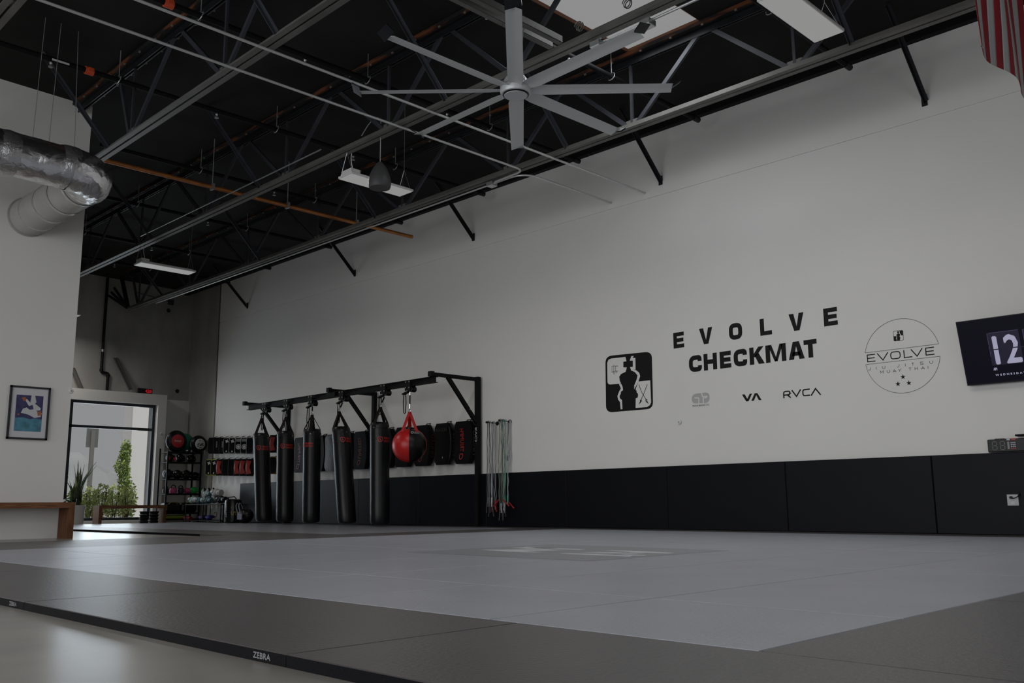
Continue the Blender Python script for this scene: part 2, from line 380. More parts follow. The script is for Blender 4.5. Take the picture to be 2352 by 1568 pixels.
for y in (3.88, 7.8, 11.97, 15.64, 20.07):
    a = Vector((10.12, y, deckz(10.12)-.01)); b = Vector((D+.0, y, 5.19))
    t = thing('wall_brace', (D, y, 5.19), 'black angle brace sloping from the roof deck down to the white wall', 'brace', 'braces bolted to the white wall')
    MB().bar(a, b-Vector((.02, 0, 0)), .055, .01).bar(a+Vector((0, .023, -.025)), b+Vector((-.02, .023, -.025)), .01, .05).build('angle_bar', TOPC, t)
    MB().box(D-.008, D, y-.01, y+.06, 5.13, 5.27).build('end_plate', TOPC, t)

# sprinkler branch pipes
PZ = 5.78
for y in (4.65, 6.90, 9.15, 11.36, 13.68, 16.07, 18.52, 20.42):
    t = thing('sprinkler_pipe', (10.72, y, PZ), 'black sprinkler branch pipe under the roof deck, capped just short of the white wall', 'pipe', 'sprinkler branch pipes')
    xs0 = -5.8 if y < YL else 5.0
    MB().tube([(xs0, y, PZ), (10.62, y, PZ)], .034, 10).build('pipe', BLACKP, t, True)
    MB().tube([(10.6, y, PZ), (10.74, y, PZ)], .04, 10).build('end_cap', BLK, t, True)
    if y > 8.5: MB().tube([(10.22, y, PZ), (10.30, y, PZ)], .05, 10).build('coupling', ORANGE, t, True)
    if 8.5 < y < 12:
        cp = MB().tube([(3.90, y, PZ), (4.0, y, PZ)], .052, 10).box(3.92, 3.98, y-.07, y+.07, PZ-.02, PZ+.02).build('coupling', ORANGE, t, True)
        MB().box(3.5, 3.7, y-.036, y-.034, PZ-.025, PZ+.0).build('pipe_tag', TAG, t)
    for X in TX:
        if X > xs0+.3:
            MB().tube([(X-.25+.02*math.sin(a*.6), y+.05*math.cos(a*.6), PZ+.0+.055*math.sin(a*.6)) for a in range(11)], .007, 5).tube([(X-.25, y, PZ+.05), (X-.25, y, deckz(X)-.02)], .006, 5).build('hanger', GALV, t)
            if X < 9: MB().lathe([(.012, PZ-.035), (.02, PZ-.05), (.012, PZ-.07), (.03, PZ-.10), (.03, PZ-.105)], 8, (X+1.1, y, 0)).build('sprinkler_head', GALV, t)
# electrical conduits
CZ = 5.075
tag(MB().tube(fillet([(-5.8, 8.72, CZ), (9.03, 8.72, CZ), (9.06, 9.35, CZ)], .16), .0155, 8).build('conduit', CONDM, None, True), 'long bare conduit under the trusses bending onto the truss chord at a junction box', 'conduit')
tag(MB().tube([(-5.8, 8.05, CZ), (11.06, 8.12, CZ)], .0155, 8).build('conduit', CONDM, None, True), 'long straight bare conduit under the trusses ending at the white wall', 'conduit')
tag(MB().tube(fillet([(9.09, 9.4, CZ), (9.09, 8.78, CZ), (11.06, 8.78, CZ)], .3, 7), .0155, 8).build('conduit', CONDM, None, True), 'short bent conduit from the chord junction box to the white wall', 'conduit')
tag(MB().tube([(9.115, 9.5, CZ+.01), (9.115, 20.8, CZ+.01)], .013, 8).build('conduit', CONDM, None, True), 'thin conduit clipped along the chord of the truss by the white wall', 'conduit')
tag(MB().tube([(6.74, 10.4, 5.24), (6.74, 16.2, 5.24)], .010, 8).build('conduit', GALV, None, True), 'thin conduit lying on the chord of the second truss above a hanging lamp', 'conduit')
tag(MB().tube([(6.965, 2.0, 5.09), (6.965, 5.6, 5.09)], .014, 8).build('conduit', GALV, None, True), 'thin conduit along the second truss under the roof light', 'conduit')
def jbox(x, y, z, lab, sx=.06, sy=.06):
    t = thing('junction_box', (x, y, z), lab, 'junction box')
    MB().box(x-sx, x+sx, y-sy, y+sy, z-.03, z+.03).build('box', GALV, t, bevel=.004)
    MB().box(x-sx+.005, x+sx-.005, y-sy+.005, y+sy-.005, z-.034, z-.03).build('cover', LAMPW, t)
jbox(9.09, 9.45, CZ-.005, 'pale metal junction box on the chord where two conduits meet')
jbox(6.93, 5.62, 5.06, 'pale metal junction box on the second truss nearest the fan downrod')
jbox(6.95, 5.0, 5.06, 'pale metal junction box on the second truss under the roof light')
for y in (5.72, 5.1):
    p = [(6.74, y+.045*math.cos(a*.5), 5.245+.045*math.sin(a*.5)) for a in range(30)]
    tag(MB().tube([(x+.002*i, yy, z) for i, (x, yy, z) in enumerate(p)], .006, 6).build('cable_coil', CHORD, None, True), 'small coil of flexible cable on top of the second truss near the fan', 'cable', 'cable coils near the fan')
# copper line
t = thing('copper_pipe', (4.82, 13.15, 5.35), 'copper coloured pipe crossing under the roof from the partition edge towards the white wall', 'pipe')
MB().tube(fillet([(4.82, YL-.01, 5.35), (4.82, 13.15, 5.35), (10.57, 13.15, 5.35)], .1), .034, 10).build('pipe', COPPER, t, True)
for x in (6.55, 7.9, 9.3):
    MB().tube([(x, 13.15, 5.40), (x, 13.15, deckz(x)-.02)], .008, 6).box(x-.02, x+.02, 13.10, 13.20, 5.305, 5.40).build('hanger', GALV, t)
# wall services at the far end
def BK(px, py, y=YB-.04): return on(px, py, 1, y)
p = [BK(247, 640), BK(239, 856), BK(250, 860), BK(248, 905)]
t = thing('drain_pipe', p[-1], 'black pipe with a jog running down the raw concrete wall behind the window ledge', 'pipe')
q = [Vector((p[0].x, YB-.05, 6.1)), Vector((p[0].x, YB-.05, p[1].z)), Vector((p[0].x+.17, YB-.05, p[1].z)), Vector((p[0].x+.17, YB-.05, 2.9))]
MB().tube(fillet(q, .05), .036, 10).build('pipe', BLK, t, True)
for z in (p[1].z+.55, p[1].z+.06, p[1].z-.06): MB().tube([(q[1].x if z > p[1].z else q[2].x, YB-.05, z-.03), (q[1].x if z > p[1].z else q[2].x, YB-.05, z+.03)], .045, 10).build('pipe_collar', GALV if z > p[1].z+.3 else BLK, t, True)
for (a, b, lab) in (((265, 822), (300, 895), 'steel channel prop leaning on the raw concrete wall beside the drain pipe'), ((166, 845), (187, 895), 'steel channel prop leaning on the raw concrete wall beside the partition edge')):
    A = BK(*a, YB-.03); B = BK(*b, YB-.22)
    tag(MB().bar(A, B, .09, .012, (0, 1, 0)).bar(A+Vector((.045, -.02, 0)), B+Vector((.045, -.02, 0)), .012, .05, (0, 1, 0)).bar(A+Vector((-.045, -.02, 0)), B+Vector((-.045, -.02, 0)), .012, .05, (0, 1, 0)).build('steel_prop', CHORD), lab, 'prop')
a = BK(393, 694)
tag(MB().box(a.x-.07, a.x+.07, YB-.06, YB, a.z-.07, a.z+.07).tube([(a.x-.05, YB-.03, a.z+.02), (a.x-.9, YB-.03, a.z+.12)], .01, 6).build('wall_box', mat('green_box', (.03, .045, .04), .6)), 'small dark electrical box with a thin lead on the raw concrete wall', 'junction box')
for p_ in ((387, 713), (407, 898)):
    a = BK(*p_, YB); tag(MB().lathe([(.055, YB-.004), (.05, YB-.012), (.03, YB-.012)], 12, (a.x, 0, a.z), 'y').build('hole_disc', mat('dark_patch', (.02, .02, .02), .9)), 'round dark disc in place of a hole in the raw concrete wall', 'plug', 'dark hole discs on the concrete wall')  # flat dark discs stand in for holes in the concrete
# ================================================================== CEILING THINGS
# fan
FC = Vector((6.36, 6.25, 4.6))
t = thing('ceiling_fan', FC, 'large grey eight-blade industrial ceiling fan on a downrod', 'fan')
MB().lathe([(.05, -.075), (.118, -.075), (.122, -.068), (.122, -.05)], 32, FC).build('hub_cap', FANL, t, True)
MB().lathe([(.13, -.07), (.138, -.06), (.138, -.045)], 32, FC).build('hub_ring', BLK, t, True)
MB().lathe([(.135, -.06), (.152, -.055), (.162, -.03), (.162, .02), (.15, .035), (.11, .05)], 32, FC).build('hub', FANM, t, True)
MB().lathe([(.10, .04), (.12, .05), (.12, .10), (.10, .13), (.04, .14)], 24, FC).build('motor', FANL, t, True)
MB().lathe([(.026, .10), (.026, .72)], 12, FC).build('downrod', FANM, t, True)
blades = []
for k in range(8):
    n = 10; prof = []
    for i in range(n):                       # thin cambered aerofoil
        u = i/(n-1); prof.append((-.5+u, .055*math.sin(math.pi*u)*1.0+.012*math.sin(math.pi*u)))
    for i in range(n-2, 0, -1):
        u = i/(n-1); prof.append((-.5+u, .055*math.sin(math.pi*u)-.012))
    b = MB(); secs = []
    for rr, wd in ((.13, .115), (.20, .14), (.28, .165), (1.55, .15), (1.60, .15)):
        for (u, v) in prof:
            yy, zz = u*wd, v*wd*1.0; c, s = math.cos(R(-12)), math.sin(R(-12))
            b.v.append((rr, yy*c-zz*s, yy*s+zz*c-.01))
    m_ = len(prof)
    for i in range(4):
        for j in range(m_): a = i*m_+j; c2 = i*m_+(j+1) % m_; b.f.append((a, c2, c2+m_, a+m_))
    b.f += [tuple(range(m_))[::-1], tuple(4*m_+j for j in range(m_))]
    rot = Matrix.Rotation(k*math.pi/4+R(-1), 4, 'Z')
    if k == 0: b0 = b
    o = MB().merge(b, Matrix.Translation(FC)@rot).build('blade', FANM, t, True)
    w_ = MB()
    w_.add([(1.60, -.075, -.03), (1.60, .075, .012), (1.60, .075, .028), (1.60, -.075, -.012), (1.685, -.08, .03), (1.685, .06, .065), (1.675, .06, .075), (1.675, -.08, .042)],
           [(0, 1, 5, 4), (1, 2, 6, 5), (2, 3, 7, 6), (3, 0, 4, 7), (4, 5, 6, 7), (3, 2, 1, 0)])
    MB().merge(w_, Matrix.Translation(FC)@rot).build('winglet', TOPC, o)
for dx, dy in ((.02, .02), (-.02, -.02), (.03, -.02)):
    MB().tube([(FC.x+dx, FC.y+dy, FC.z+.15), (FC.x+dx*2.5, FC.y+dy*2.5, FC.z+.68)], .004, 5).build('safety_cable', GALV, t)
MB().box(FC.x-.10, FC.x+.10, FC.y-.05, FC.y+.05, 5.285, 5.30).box(FC.x-.05, FC.x+.05, FC.y-.04, FC.y+.04, 5.2, 5.285).build('mounting_bracket', GALV, t)
for s in (-1, 1):
    tag(MB().box(4.45, 6.98, FC.y+s*.07-.03, FC.y+s*.07+.03, 5.30, 5.31).box(4.45, 6.98, FC.y+s*.1-.005, FC.y+s*.1+.005, 5.31, 5.38).box(4.45, 6.98, FC.y+s*.04-.005, FC.y+s*.04+.005, 5.31, 5.38).build('fan_support_channel', CHORD), 'steel channel spanning two trusses and carrying the ceiling fan', 'channel', 'pair of channels carrying the fan')
# hanging high bay lamps
def lamp(x, y, z, lab, L=1.06, Wd=.31, grp=None):
    t = thing('high_bay_lamp', (x, y, z), lab, 'lamp', grp)
    x0, x1 = x-L/2, x+L/2
    MB().box(x0, x1, y-Wd/2, y+Wd/2, z, z+.03).box(x0+.05, x1-.05, y-Wd/2+.05, y+Wd/2-.05, z+.03, z+.055).build('housing', LAMPW, t, bevel=.006)
    MB().box(x0+.012, x1-.012, y-Wd/2+.012, y+Wd/2-.012, z-.006, z).build('diffuser', DIFF, t)
    MB().box(x0+.02, x0+.18, y-Wd/2+.04, y+Wd/2-.04, z+.03, z+.10).build('driver_box', LAMPW, t, bevel=.012)
    for xe, top in ((x0+.03, .42), (x1-.05, .75)):
        for s in (-1, 1): MB().tube([(xe, y+s*(Wd/2-.02), z+.03), (xe, y, z+.34)], .003, 4).build('wire', GALV, t)
        MB().tube([(xe, y, z+.34), (xe, y, deckz(xe)-.06 if top > .6 else z+top)], .003, 4).build('wire', GALV, t)
    MB().tube(fillet([(x0+.14, y, z+.10), (x0+.10, y+.02, z+.28), (x0+.13, y-.02, z+.5)], .1), .006, 5).build('power_lead', LAMPW, t)
    a = area('lamp_light', (x, y, z-.02), (0, 0, -1), L-.05, Wd-.04, LAMP_W, (1, .975, .93), 165)
    a.parent = t; a.matrix_parent_inverse = INV[t.name]
lamp(7.36, 9.95, 4.76, 'lit white high bay lamp behind the hanging bell-shaped speaker')
lamp(7.30, 16.35, 4.76, 'lit white high bay lamp hanging near the raw concrete wall')
lamp(7.28, 21.95, 4.76, 'lit white high bay lamp close to the raw concrete wall above the window')
lamp(7.42, 3.62, 4.76, 'lit white high bay lamp between the roof light and the striped flag')
for x, y in ((.4, 3.6), (-3.5, 9.5)):
    lamp(x, y, 4.76, 'lit white high bay lamp over the mats away from the fan', grp='lamps over the near mats')
for y in (16.35, 20.3): lamp(2.9, y, 4.76, 'added high bay lamp hidden behind the white partition to brighten the far wall', grp='added lamps behind the partition')  # unseen lamps added to lift the far end of the long wall
# bell shaped pendant speaker
PS = on(872, 432, 2, 4.42)
t = thing('pendant_speaker', PS, 'dark egg-shaped pendant speaker hanging in front of a lit lamp', 'speaker')
MB().lathe([(.10, 0), (.135, .0), (.142, .02), (.148, .07), (.138, .14), (.115, .21), (.08, .28), (.04, .335), (.015, .355)], 28, PS).build('shell', mat('speaker_grey', (.055, .055, .056), .55), t, True)
MB().lathe([(.02, .012), (.125, .012), (.125, .03)], 28, PS).build('grille', BLK, t, True)
MB().tube([PS+Vector((0, 0, .34)), PS+Vector((0, 0, .95))], .006, 6).build('hanging_cable', GALV, t)
MB().tube(fillet([PS+Vector((0, 0, .93)), PS+Vector((.0, .08, 1.0)), PS+Vector((0, .25, .97)), PS+Vector((-.05, .35, .8))], .1), .006, 6).build('signal_cable', GALV, t, True)
# foil duct
DC = Vector((4.03, 11.25, 4.40)); rad = .25
t = thing('foil_duct', (3.98, YL, 4.36), 'large silver foil duct bending out of the white partition', 'duct')
random.seed(3)
def crumple(pts, r, nm, mt, amp, cap=True, n=36):
    b = MB().tube(pts, r, n, cap); c_ = [Vector(p) for p in pts]
    for i in range(len(pts)):
        for j in range(n):
            v = Vector(b.v[i*n+j]); b.v[i*n+j] = tuple(c_[i]+(v-c_[i])*(1+random.uniform(-amp, amp)))
    return b.build(nm, mt, t, True)
n1 = [Vector((4.02+.08*i/12, YL-.03-(YL-.02-11.57)*i/12, 4.36+.04*i/12)) for i in range(13)]
MB().tube(n1, [rad*(1.06-.05*i/12) for i in range(13)], 28).build('sleeve', FOILM, t, True)
arc = [Vector((4.10, 11.2, 4.4))+Vector((-.38, .38, 0))+Vector((.38*math.cos(a), -.38*math.sin(a), 0)) for a in [i*math.pi/2/16 for i in range(17)]]
crumple(arc, [rad*1.07]*17, 'elbow', FOIL, .022, False)
n2 = [Vector((3.73-i*.06, 11.2, 4.4+.0017*i)) for i in range(90)]
crumple(n2, [rad*(1.01+.012*math.sin(i*.35)) for i in range(90)], 'run', FOIL, .006)
for i in (2, 5, 8, 11): 
    p_ = n1[i]; MB().tube([p_+Vector((0, .03, 0)), p_+Vector((0, .0, 0)), p_-Vector((0, .03, 0))], [rad*1.045, rad*1.085-.005*i/3, rad*1.045], 28, False).build('seam_ring', FOILT, t, True)
for xx in (3.72, 3.05, 2.2, 1.2):
    crumple([(xx+.10-.02*i, 11.2, 4.41) for i in range(11)], [rad*(1.02+.05*math.sin(math.pi*i/10)) for i in range(11)], 'tape_band', FOILT, .012, False)
MB().lathe([(rad*1.07, YL-.012), (rad*1.12, YL-.006), (rad*1.12, YL-.001)], 28, (4.01, 0, 4.36), 'y').build('wall_collar', FOILM, t, True)
for xx in (3.32, 3.50):
    MB().tube([(xx, 11.2, 4.64), (xx+.03, 11.2, deckz(xx)-.03)], .004, 5).build('support_wire', GALV, t)
MB().tube([(3.8, 11.22, 4.66), (3.75, 11.25, deckz(3.75)-.03)], .004, 5).build('support_wire', GALV, t)
# striped flag
FY = 2.1
p_ = on(2262, 132, 1, FY); fx, fz = p_.x-.04, p_.z+.03
t = thing('flag', (fx, FY, fz), 'red and white striped flag with a blue star field hanging vertically from the roof', 'flag')
FR = mat('flag_red', (.36, .014, .026), .7, bump=.3, bscale=12); FWm = mat('flag_white', (.55, .55, .55), .7, bump=.3, bscale=12); FB = mat('flag_blue', (.02, .03, .10), .7)
fw_, fh = 1.22, 1.83; sw = fw_/13
def fpt(u, v):                                # u across, v up
    return Vector((fx+u*(1+.02*math.sin(3*v)), FY+.035*math.sin(u*7+v*1.2), fz+v+.015*math.sin(u*4)))
def strip(u0, u1, v0, v1, nm, mt, nu=4, nv=14):
    b = MB()
    for i in range(nu+1):
        for j in range(nv+1): b.v.append(tuple(fpt(u0+(u1-u0)*i/nu, v0+(v1-v0)*j/nv)))
    for i in range(nu):
        for j in range(nv): a = i*(nv+1)+j; b.f.append((a, a+1, a+nv+2, a+nv+1))
    o = b.build(nm, mt, t, True); s_ = o.modifiers.new('s', 'SOLIDIFY'); s_.thickness = .002; return o
for i in range(13):
    top = fh if i >= 7 else fh*.6
    strip(i*sw, (i+1)*sw, 0, top, 'stripe', FR if i % 2 == 0 else FWm)
strip(0, 7*sw, fh*.6, fh, 'star_field', FB, 12, 8)
st = MB()
for r_ in range(9):
    for c_ in range(6 if r_ % 2 == 0 else 5):
        u = 7*sw*(r_+1)/10; v = fh*.6+fh*.4*(c_+(.5 if r_ % 2 == 0 else 1))/6
        ring = []
        for k in range(10):
            a = math.pi/2+k*math.pi/5; rr = .028 if k % 2 == 0 else .011
            ring.append(fpt(u+rr*math.cos(a), v+rr*math.sin(a))+Vector((0, -.004, 0)))
        st.poly(ring)
st.build('stars', FWm, t)
MB().tube([fpt(-.03, fh), fpt(fw_/2, fh)+Vector((0, 0, .01)), fpt(fw_+.03, fh)], .015, 8).build('hanging_pole', LAMPW, t)
for u in (.1, 1.1): MB().tube([fpt(u, fh), Vector((fx+u, FY, deckz(fx+u)-.03))], .004, 5).build('cord', GALV, t)
MB().lathe([(.004, FY-.005), (.014, FY-.004), (.014, FY+.004)], 10, fpt(.03, .05)*Vector((1, 0, 1)) if False else (fx+.04, fpt(.04, .06).y-FY, fz+.06), 'y').build('grommet', CHROME, t)
# ================================================================== FLOOR MATS AND WALL PADS
G = .0025
def tile(x0, x1, y0, y1, mt, nm, lab, grp):
    o = MB().cham(x0+G, x1-G, y0+G, y1-G, 0, MZ, .003).build(nm, mt)
    return tag(o, lab, 'mat', grp)
XL = [2.21, 3.12, 5.2, 7.28, 9.36, 10.45]; YLt = [1.31+k*1.00625 for k in range(9)]
for i in range(5):
    for j in range(8): tile(XL[i], XL[i+1], YLt[j], YLt[j+1], MATL, 'floor_mat', 'light grey training mat tile within the big pale square', 'light grey mat tiles')
def dark(x0, x1, y0, y1): return tile(x0, x1, y0, y1, MATD, 'border_mat', 'dark brown border mat tile framing the pale mats', 'dark border mat tiles')
FRX = 1.352
ed = [-3.8, -1.82, .18, 2.18, 4.17, 6.21, 8.22, 9.36]
fm = [dark(FRX, 2.21, ed[k], ed[k+1]) for k in range(len(ed)-1)]
EDGE = mat('mat_edge_black', (.0035, .0037, .005), .6, spec=.1, bump=.1, bscale=90)
for k, o in enumerate(fm): MB().box(FRX+G-.0012, FRX+G, ed[k]+G, ed[k+1]-G, .0005, MZ-.0022).build('edge_band', EDGE, o)
for xa, xb in ((2.21, 3.9), (3.9, 5.9), (5.9, 7.9), (7.9, 9.9), (9.9, 10.45)):
    for ya, yb in ((.31, 1.31), (-.7, .31), (-1.7, -.7)): dark(xa, xb, ya, yb)
for xa, xb in ((FRX, 3.1), (3.1, 5.1), (5.1, 7.15)):
    dark(xa, xb, 9.36, 10.33); dark(xa, min(xb, 6.2), 10.33, 11.36)
for xa, xb in ((7.15, 8.8), (8.8, 10.45)): dark(xa, xb, 9.36, 10.33)
dark(6.2, 7.15, 10.33, 12.3)
for k in range(5):
    o = dark(6.2, 7.15, 12.3+2*k, min(14.3+2*k, 21.4)); MB().box(6.2+G-.0012, 6.2+G, 12.3+2*k+G, min(14.3+2*k, 21.4)-G, .0005, MZ-.0022).build('edge_band', EDGE, o)
for k in range(13): dark(10.45, D-.052, -3.8+2*k, min(-1.8+2*k, 21.4))
for xa, xb in ((7.15, 8.8), (8.8, 10.45)):
    for k in range(6): tile(xa, xb, 10.33+2*k, min(12.33+2*k, 21.4), MATL2, 'bag_area_mat', 'grey training mat tile under the punching bags, darkened for dimmer light', 'darkened grey mat tiles by the bags')
# maker's name on the front edges
for k, yc in ((3, 2.345), (4, 4.345), (2, .345)):
    mbt = put_text(MB(), 'ZEBRA', (FRX+G-.002, yc, .009), (0, -1, 0), (0, 0, 1), width=.088, height=.015, bold=.0008)
    mbt.build('maker_print', mat('edge_print', (.22, .22, .23), .6), fm[k])
# printed square with the white emblem in the middle of the pale mats
o = tag(MB().add([(4.80, 4.07, MZ+.0008), (6.52, 4.07, MZ+.0008), (6.52, 6.0, MZ+.0008), (4.80, 6.0, MZ+.0008)], [(0, 1, 2, 3)]).build('mat_print', PRINTG), 'darker grey printed square with white emblem on the pale mats', 'print')
em = MB()
def gpoly(pts): em.poly([on(1050+x/4.276, 1225+y/4.276, 2, MZ)*Vector((1, 1, 0))+Vector((0, 0, MZ+.0014)) for x, y in pts][::-1])
def zpt(x, y): return on(1050+x/4.276, 1225+y/4.276, 2, MZ)
gpoly([(228, 158), (420, 158), (840, 155), (1090, 163), (860, 170), (660, 172), (840, 184), (760, 188), (480, 178), (330, 168)])
gpoly([(530, 140), (660, 136), (850, 140), (1140, 152), (1270, 154), (1200, 161), (960, 153), (700, 152), (600, 146)])
gpoly([(650, 136), (680, 130), (830, 137), (1000, 146), (860, 148)])
gpoly([(1420, 167), (1640, 168), (1940, 180), (2138, 191), (2080, 197), (1840, 190), (1600, 188), (1700, 181), (1560, 174)])
gpoly([(1190, 188), (1420, 184), (1700, 186), (1860, 192), (1740, 199), (1480, 195), (1300, 192)])
gpoly([(1000, 199), (1070, 193), (1240, 198), (1500, 208), (1730, 218), (1690, 230), (1560, 222), (1380, 214), (1150, 206)])
gpoly([(1560, 203), (1860, 212), (1830, 219), (1700, 216)])
em.build('emblem', PRINTW, o)
# padded wall panels
YP = [-3.3, -1.42, .45, 2.31, 4.17, 6.02, 7.88, 9.80, 11.62, 13.45, 15.3, 17.15, 19.0, 20.0]
for k in range(len(YP)-1):
    o = MB()
    x0, x1, ya, yb = D-.05, D, YP[k]+.002, YP[k+1]-.002; c = .008
    o.add([(x1, ya, MZ), (x1, yb, MZ), (x1, yb, .92), (x1, ya, .92), (x0+c, ya, MZ), (x0+c, yb, MZ), (x0+c, yb, .92), (x0+c, ya, .92), (x0, ya+c, MZ+c), (x0, yb-c, MZ+c), (x0, yb-c, .92-c), (x0, ya+c, .92-c)],
          [(0, 1, 2, 3), (11, 10, 9, 8)]+[f for i in range(4) for f in ((i, i+4, (i+1) % 4+4, (i+1) % 4), (i+4, i+8, (i+1) % 4+8, (i+1) % 4+4))])
    tag(o.build('wall_pad', PAD), 'black vinyl padded panel along the foot of the long white wall', 'wall pad', 'black wall pads')

# ================================================================== WALL GRAPHICS (vinyl on the white wall)
VX = D-.0018
def W8(cx, cy): p = on(1360+cx/3.92, 680+cy/3.92, 0, D); return p.y, p.z          # from the lettering
def W9(cx, cy): p = on(1900+cx/4.9004, 680+cy/4.9004, 0, D); return p.y, p.z
def flat(polys, name, mt, parent=None, off=0.):
    b = MB()
    for pl in polys: b.poly([(VX-off, y, z) for y, z in pl])
    return b.build(name, mt, parent)
def glyph_bold(ch, w_, h, t):
    q = lambda *p: [list(p)]
    v = t*1.12
    if ch == 'E': return [[(0, 0), (t, 0), (t, h), (0, h)], [(t, 0), (w_, 0), (w_, t*.92), (t, t*.92)], [(t, h-t*.92), (w_, h-t*.92), (w_, h), (t, h)], [(t, h/2-t*.45), (w_*.95, h/2-t*.45), (w_*.95, h/2+t*.45), (t, h/2+t*.45)]]
    if ch == 'L': return [[(0, 0), (t, 0), (t, h), (0, h)], [(t, 0), (w_, 0), (w_, t*.92), (t, t*.92)]]
    if ch == 'T': return [[(0, h-t*.95), (w_, h-t*.95), (w_, h), (0, h)], [(w_/2-t/2, 0), (w_/2+t/2, 0), (w_/2+t/2, h-t*.95), (w_/2-t/2, h-t*.95)]]
    if ch == 'H': return [[(0, 0), (t, 0), (t, h), (0, h)], [(w_-t, 0), (w_, 0), (w_, h), (w_-t, h)], [(t, h/2-t*.48), (w_-t, h/2-t*.48), (w_-t, h/2+t*.48), (t, h/2+t*.48)]]
    if ch == 'V': return [[(0, h), (v, h), (w_/2, t*.95), (w_/2, 0), (w_/2-v*.55, 0)], [(w_, h), (w_-v, h), (w_/2, t*.95), (w_/2, 0), (w_/2+v*.55, 0)][::-1]]
    if ch == 'A': return [[(0, 0), (v, 0), (w_/2, h-t*.95), (w_/2, h), (w_/2-v*.6, h)], [(w_, 0), (w_-v, 0), (w_/2, h-t*.95), (w_/2, h), (w_/2+v*.6, h)][::-1], [(w_*.22, h*.2), (w_*.78, h*.2), (w_*.72, h*.2+t*.8), (w_*.28, h*.2+t*.8)]]
    if ch == 'K': return [[(0, 0), (t, 0), (t, h), (0, h)], [(t, h*.42), (t+t*.35, h*.42), (w_-.02*w_, h), (w_-v*1.15, h), (t, h*.62)], [(t*1.2, h*.5), (w_-v*1.2, 0), (w_, 0), (t*2.05, h*.66)]]
    if ch == 'M': return [[(0, 0), (t, 0), (t, h), (0, h)], [(w_-t, 0), (w_, 0), (w_, h), (w_-t, h)], [(t*.6, h), (t*1.35, h), (w_/2+t*.32, h*.03), (w_/2-t*.32, h*.03)], [(w_-t*.6, h), (w_-t*1.35, h), (w_/2-t*.32, h*.03), (w_/2+t*.32, h*.03)][::-1]]
    if ch == 'O': return stroke2(fillet([(t/2, t/2, 0), (w_-t/2, t/2, 0), (w_-t/2, h-t/2, 0), (t/2, h-t/2, 0)], w_*.30, 6, True), t, True)
    if ch == 'C': return stroke2(fillet([(w_-t/2, h*.63, 0), (w_-t/2, h-t/2, 0), (t/2, h-t/2, 0), (t/2, t/2, 0), (w_-t/2, t/2, 0), (w_-t/2, h*.37, 0)], w_*.32, 6), t)
def glyph_thin(ch, w_, h, t, r=.22):
    a = t/2; x1 = w_-a; y1 = h-a; P = []
    if ch == 'E': P = [[(x1+a, y1), (a, y1), (a, a), (x1+a, a)], [(a, h/2), (x1, h/2)]]
    elif ch == 'V': P = [[(0, h), (w_/2, a), (w_, h)]]
    elif ch == 'O': return stroke2(fillet([(a, a, 0), (x1, a, 0), (x1, y1, 0), (a, y1, 0)], w_*.28, 6, True), t, True)
    elif ch == 'L': P = [[(a, h), (a, a), (w_, a)]]
    elif ch == 'J': P = [fillet([(x1, h, 0), (x1, a, 0), (0, a, 0), (0, h*.25, 0)], w_*.35, 4)]
    elif ch == 'I': P = [[(w_/2, 0), (w_/2, h)]]
    elif ch == 'U': P = [fillet([(a, h, 0), (a, a, 0), (x1, a, 0), (x1, h, 0)], w_*.35, 4)]
    elif ch == 'T': P = [[(0, y1), (w_, y1)], [(w_/2, 0), (w_/2, h)]]
    elif ch == 'S': P = [fillet([(w_, y1, 0), (a, y1, 0), (a, h/2, 0), (x1, h/2, 0), (x1, a, 0), (0, a, 0)], h*.18, 4)]
    elif ch == 'M': P = [[(a, 0), (a, h), (w_/2, h*.3), (x1, h), (x1, 0)]]
    elif ch == 'A': P = [[(0, 0), (w_/2, y1), (w_, 0)], [(w_*.22, h*.3), (w_*.78, h*.3)]]
    elif ch == '^': P = [[(0, 0), (w_/2, y1), (w_, 0)]]
    elif ch == 'Y': P = [[(0, h), (w_/2, h*.45), (w_, h)], [(w_/2, 0), (w_/2, h*.45)]]
    elif ch == 'H': P = [[(a, 0), (a, h)], [(x1, 0), (x1, h)], [(a, h/2), (x1, h/2)]]
    elif ch == 'R': P = [fillet([(a, 0, 0), (a, y1, 0), (x1, y1, 0), (x1, h*.42, 0), (a, h*.42, 0)], w_*.25, 4), [(w_*.55, h*.42), (w_, 0)]]
    elif ch == 'C': P = [fillet([(w_, y1, 0), (a, y1, 0), (a, a, 0), (w_, a, 0)], w_*.25, 4)]
    out = []
    for p in P: out += stroke2([(q[0], q[1]) for q in p], t)
    return out
def place(polys, y0, z0): return [[(y0-p[0], z0+p[1]) for p in pl] for pl in polys]
def line_of(word, xs_, ytop, ybot, conv, fn, t, nm, mt, root):
    """word: letters; xs_: (left, right) pairs; every letter stands on one level line"""
    zs = [(conv(xs_[i][0], ytop[i])[1], conv(xs_[i][0], ybot[i])[1]) for i in range(len(word))]
    zt = sum(z[0] for z in zs)/len(zs); zb = sum(z[1] for z in zs)/len(zs); h = zt-zb
    for i, ch in enumerate(word):
        yl = conv(xs_[i][0], (ytop[i]+ybot[i])/2)[0]; yr = conv(xs_[i][1], (ytop[i]+ybot[i])/2)[0]
        flat(place(fn(ch, yl-yr, h, t), yl, zb), nm, mt, root)
lr = lambda n, a, b: [a+(b-a)*i/(n-1) for i in range(n)]
t = thing('wall_lettering', (VX, 6.4, 2.7), 'spaced black block letters EVOLVE on the white wall', 'lettering')
ex = [(732, 828), (965, 1085), (1232, 1352), (1512, 1618), (1773, 1910), (2086, 2211)]
line_of('EVOLVE', ex, [322, 285, 245, 208, 173, 130], [463, 430, 397, 362, 326, 288], W8, glyph_bold, .062, 'letter', VINYL, t)
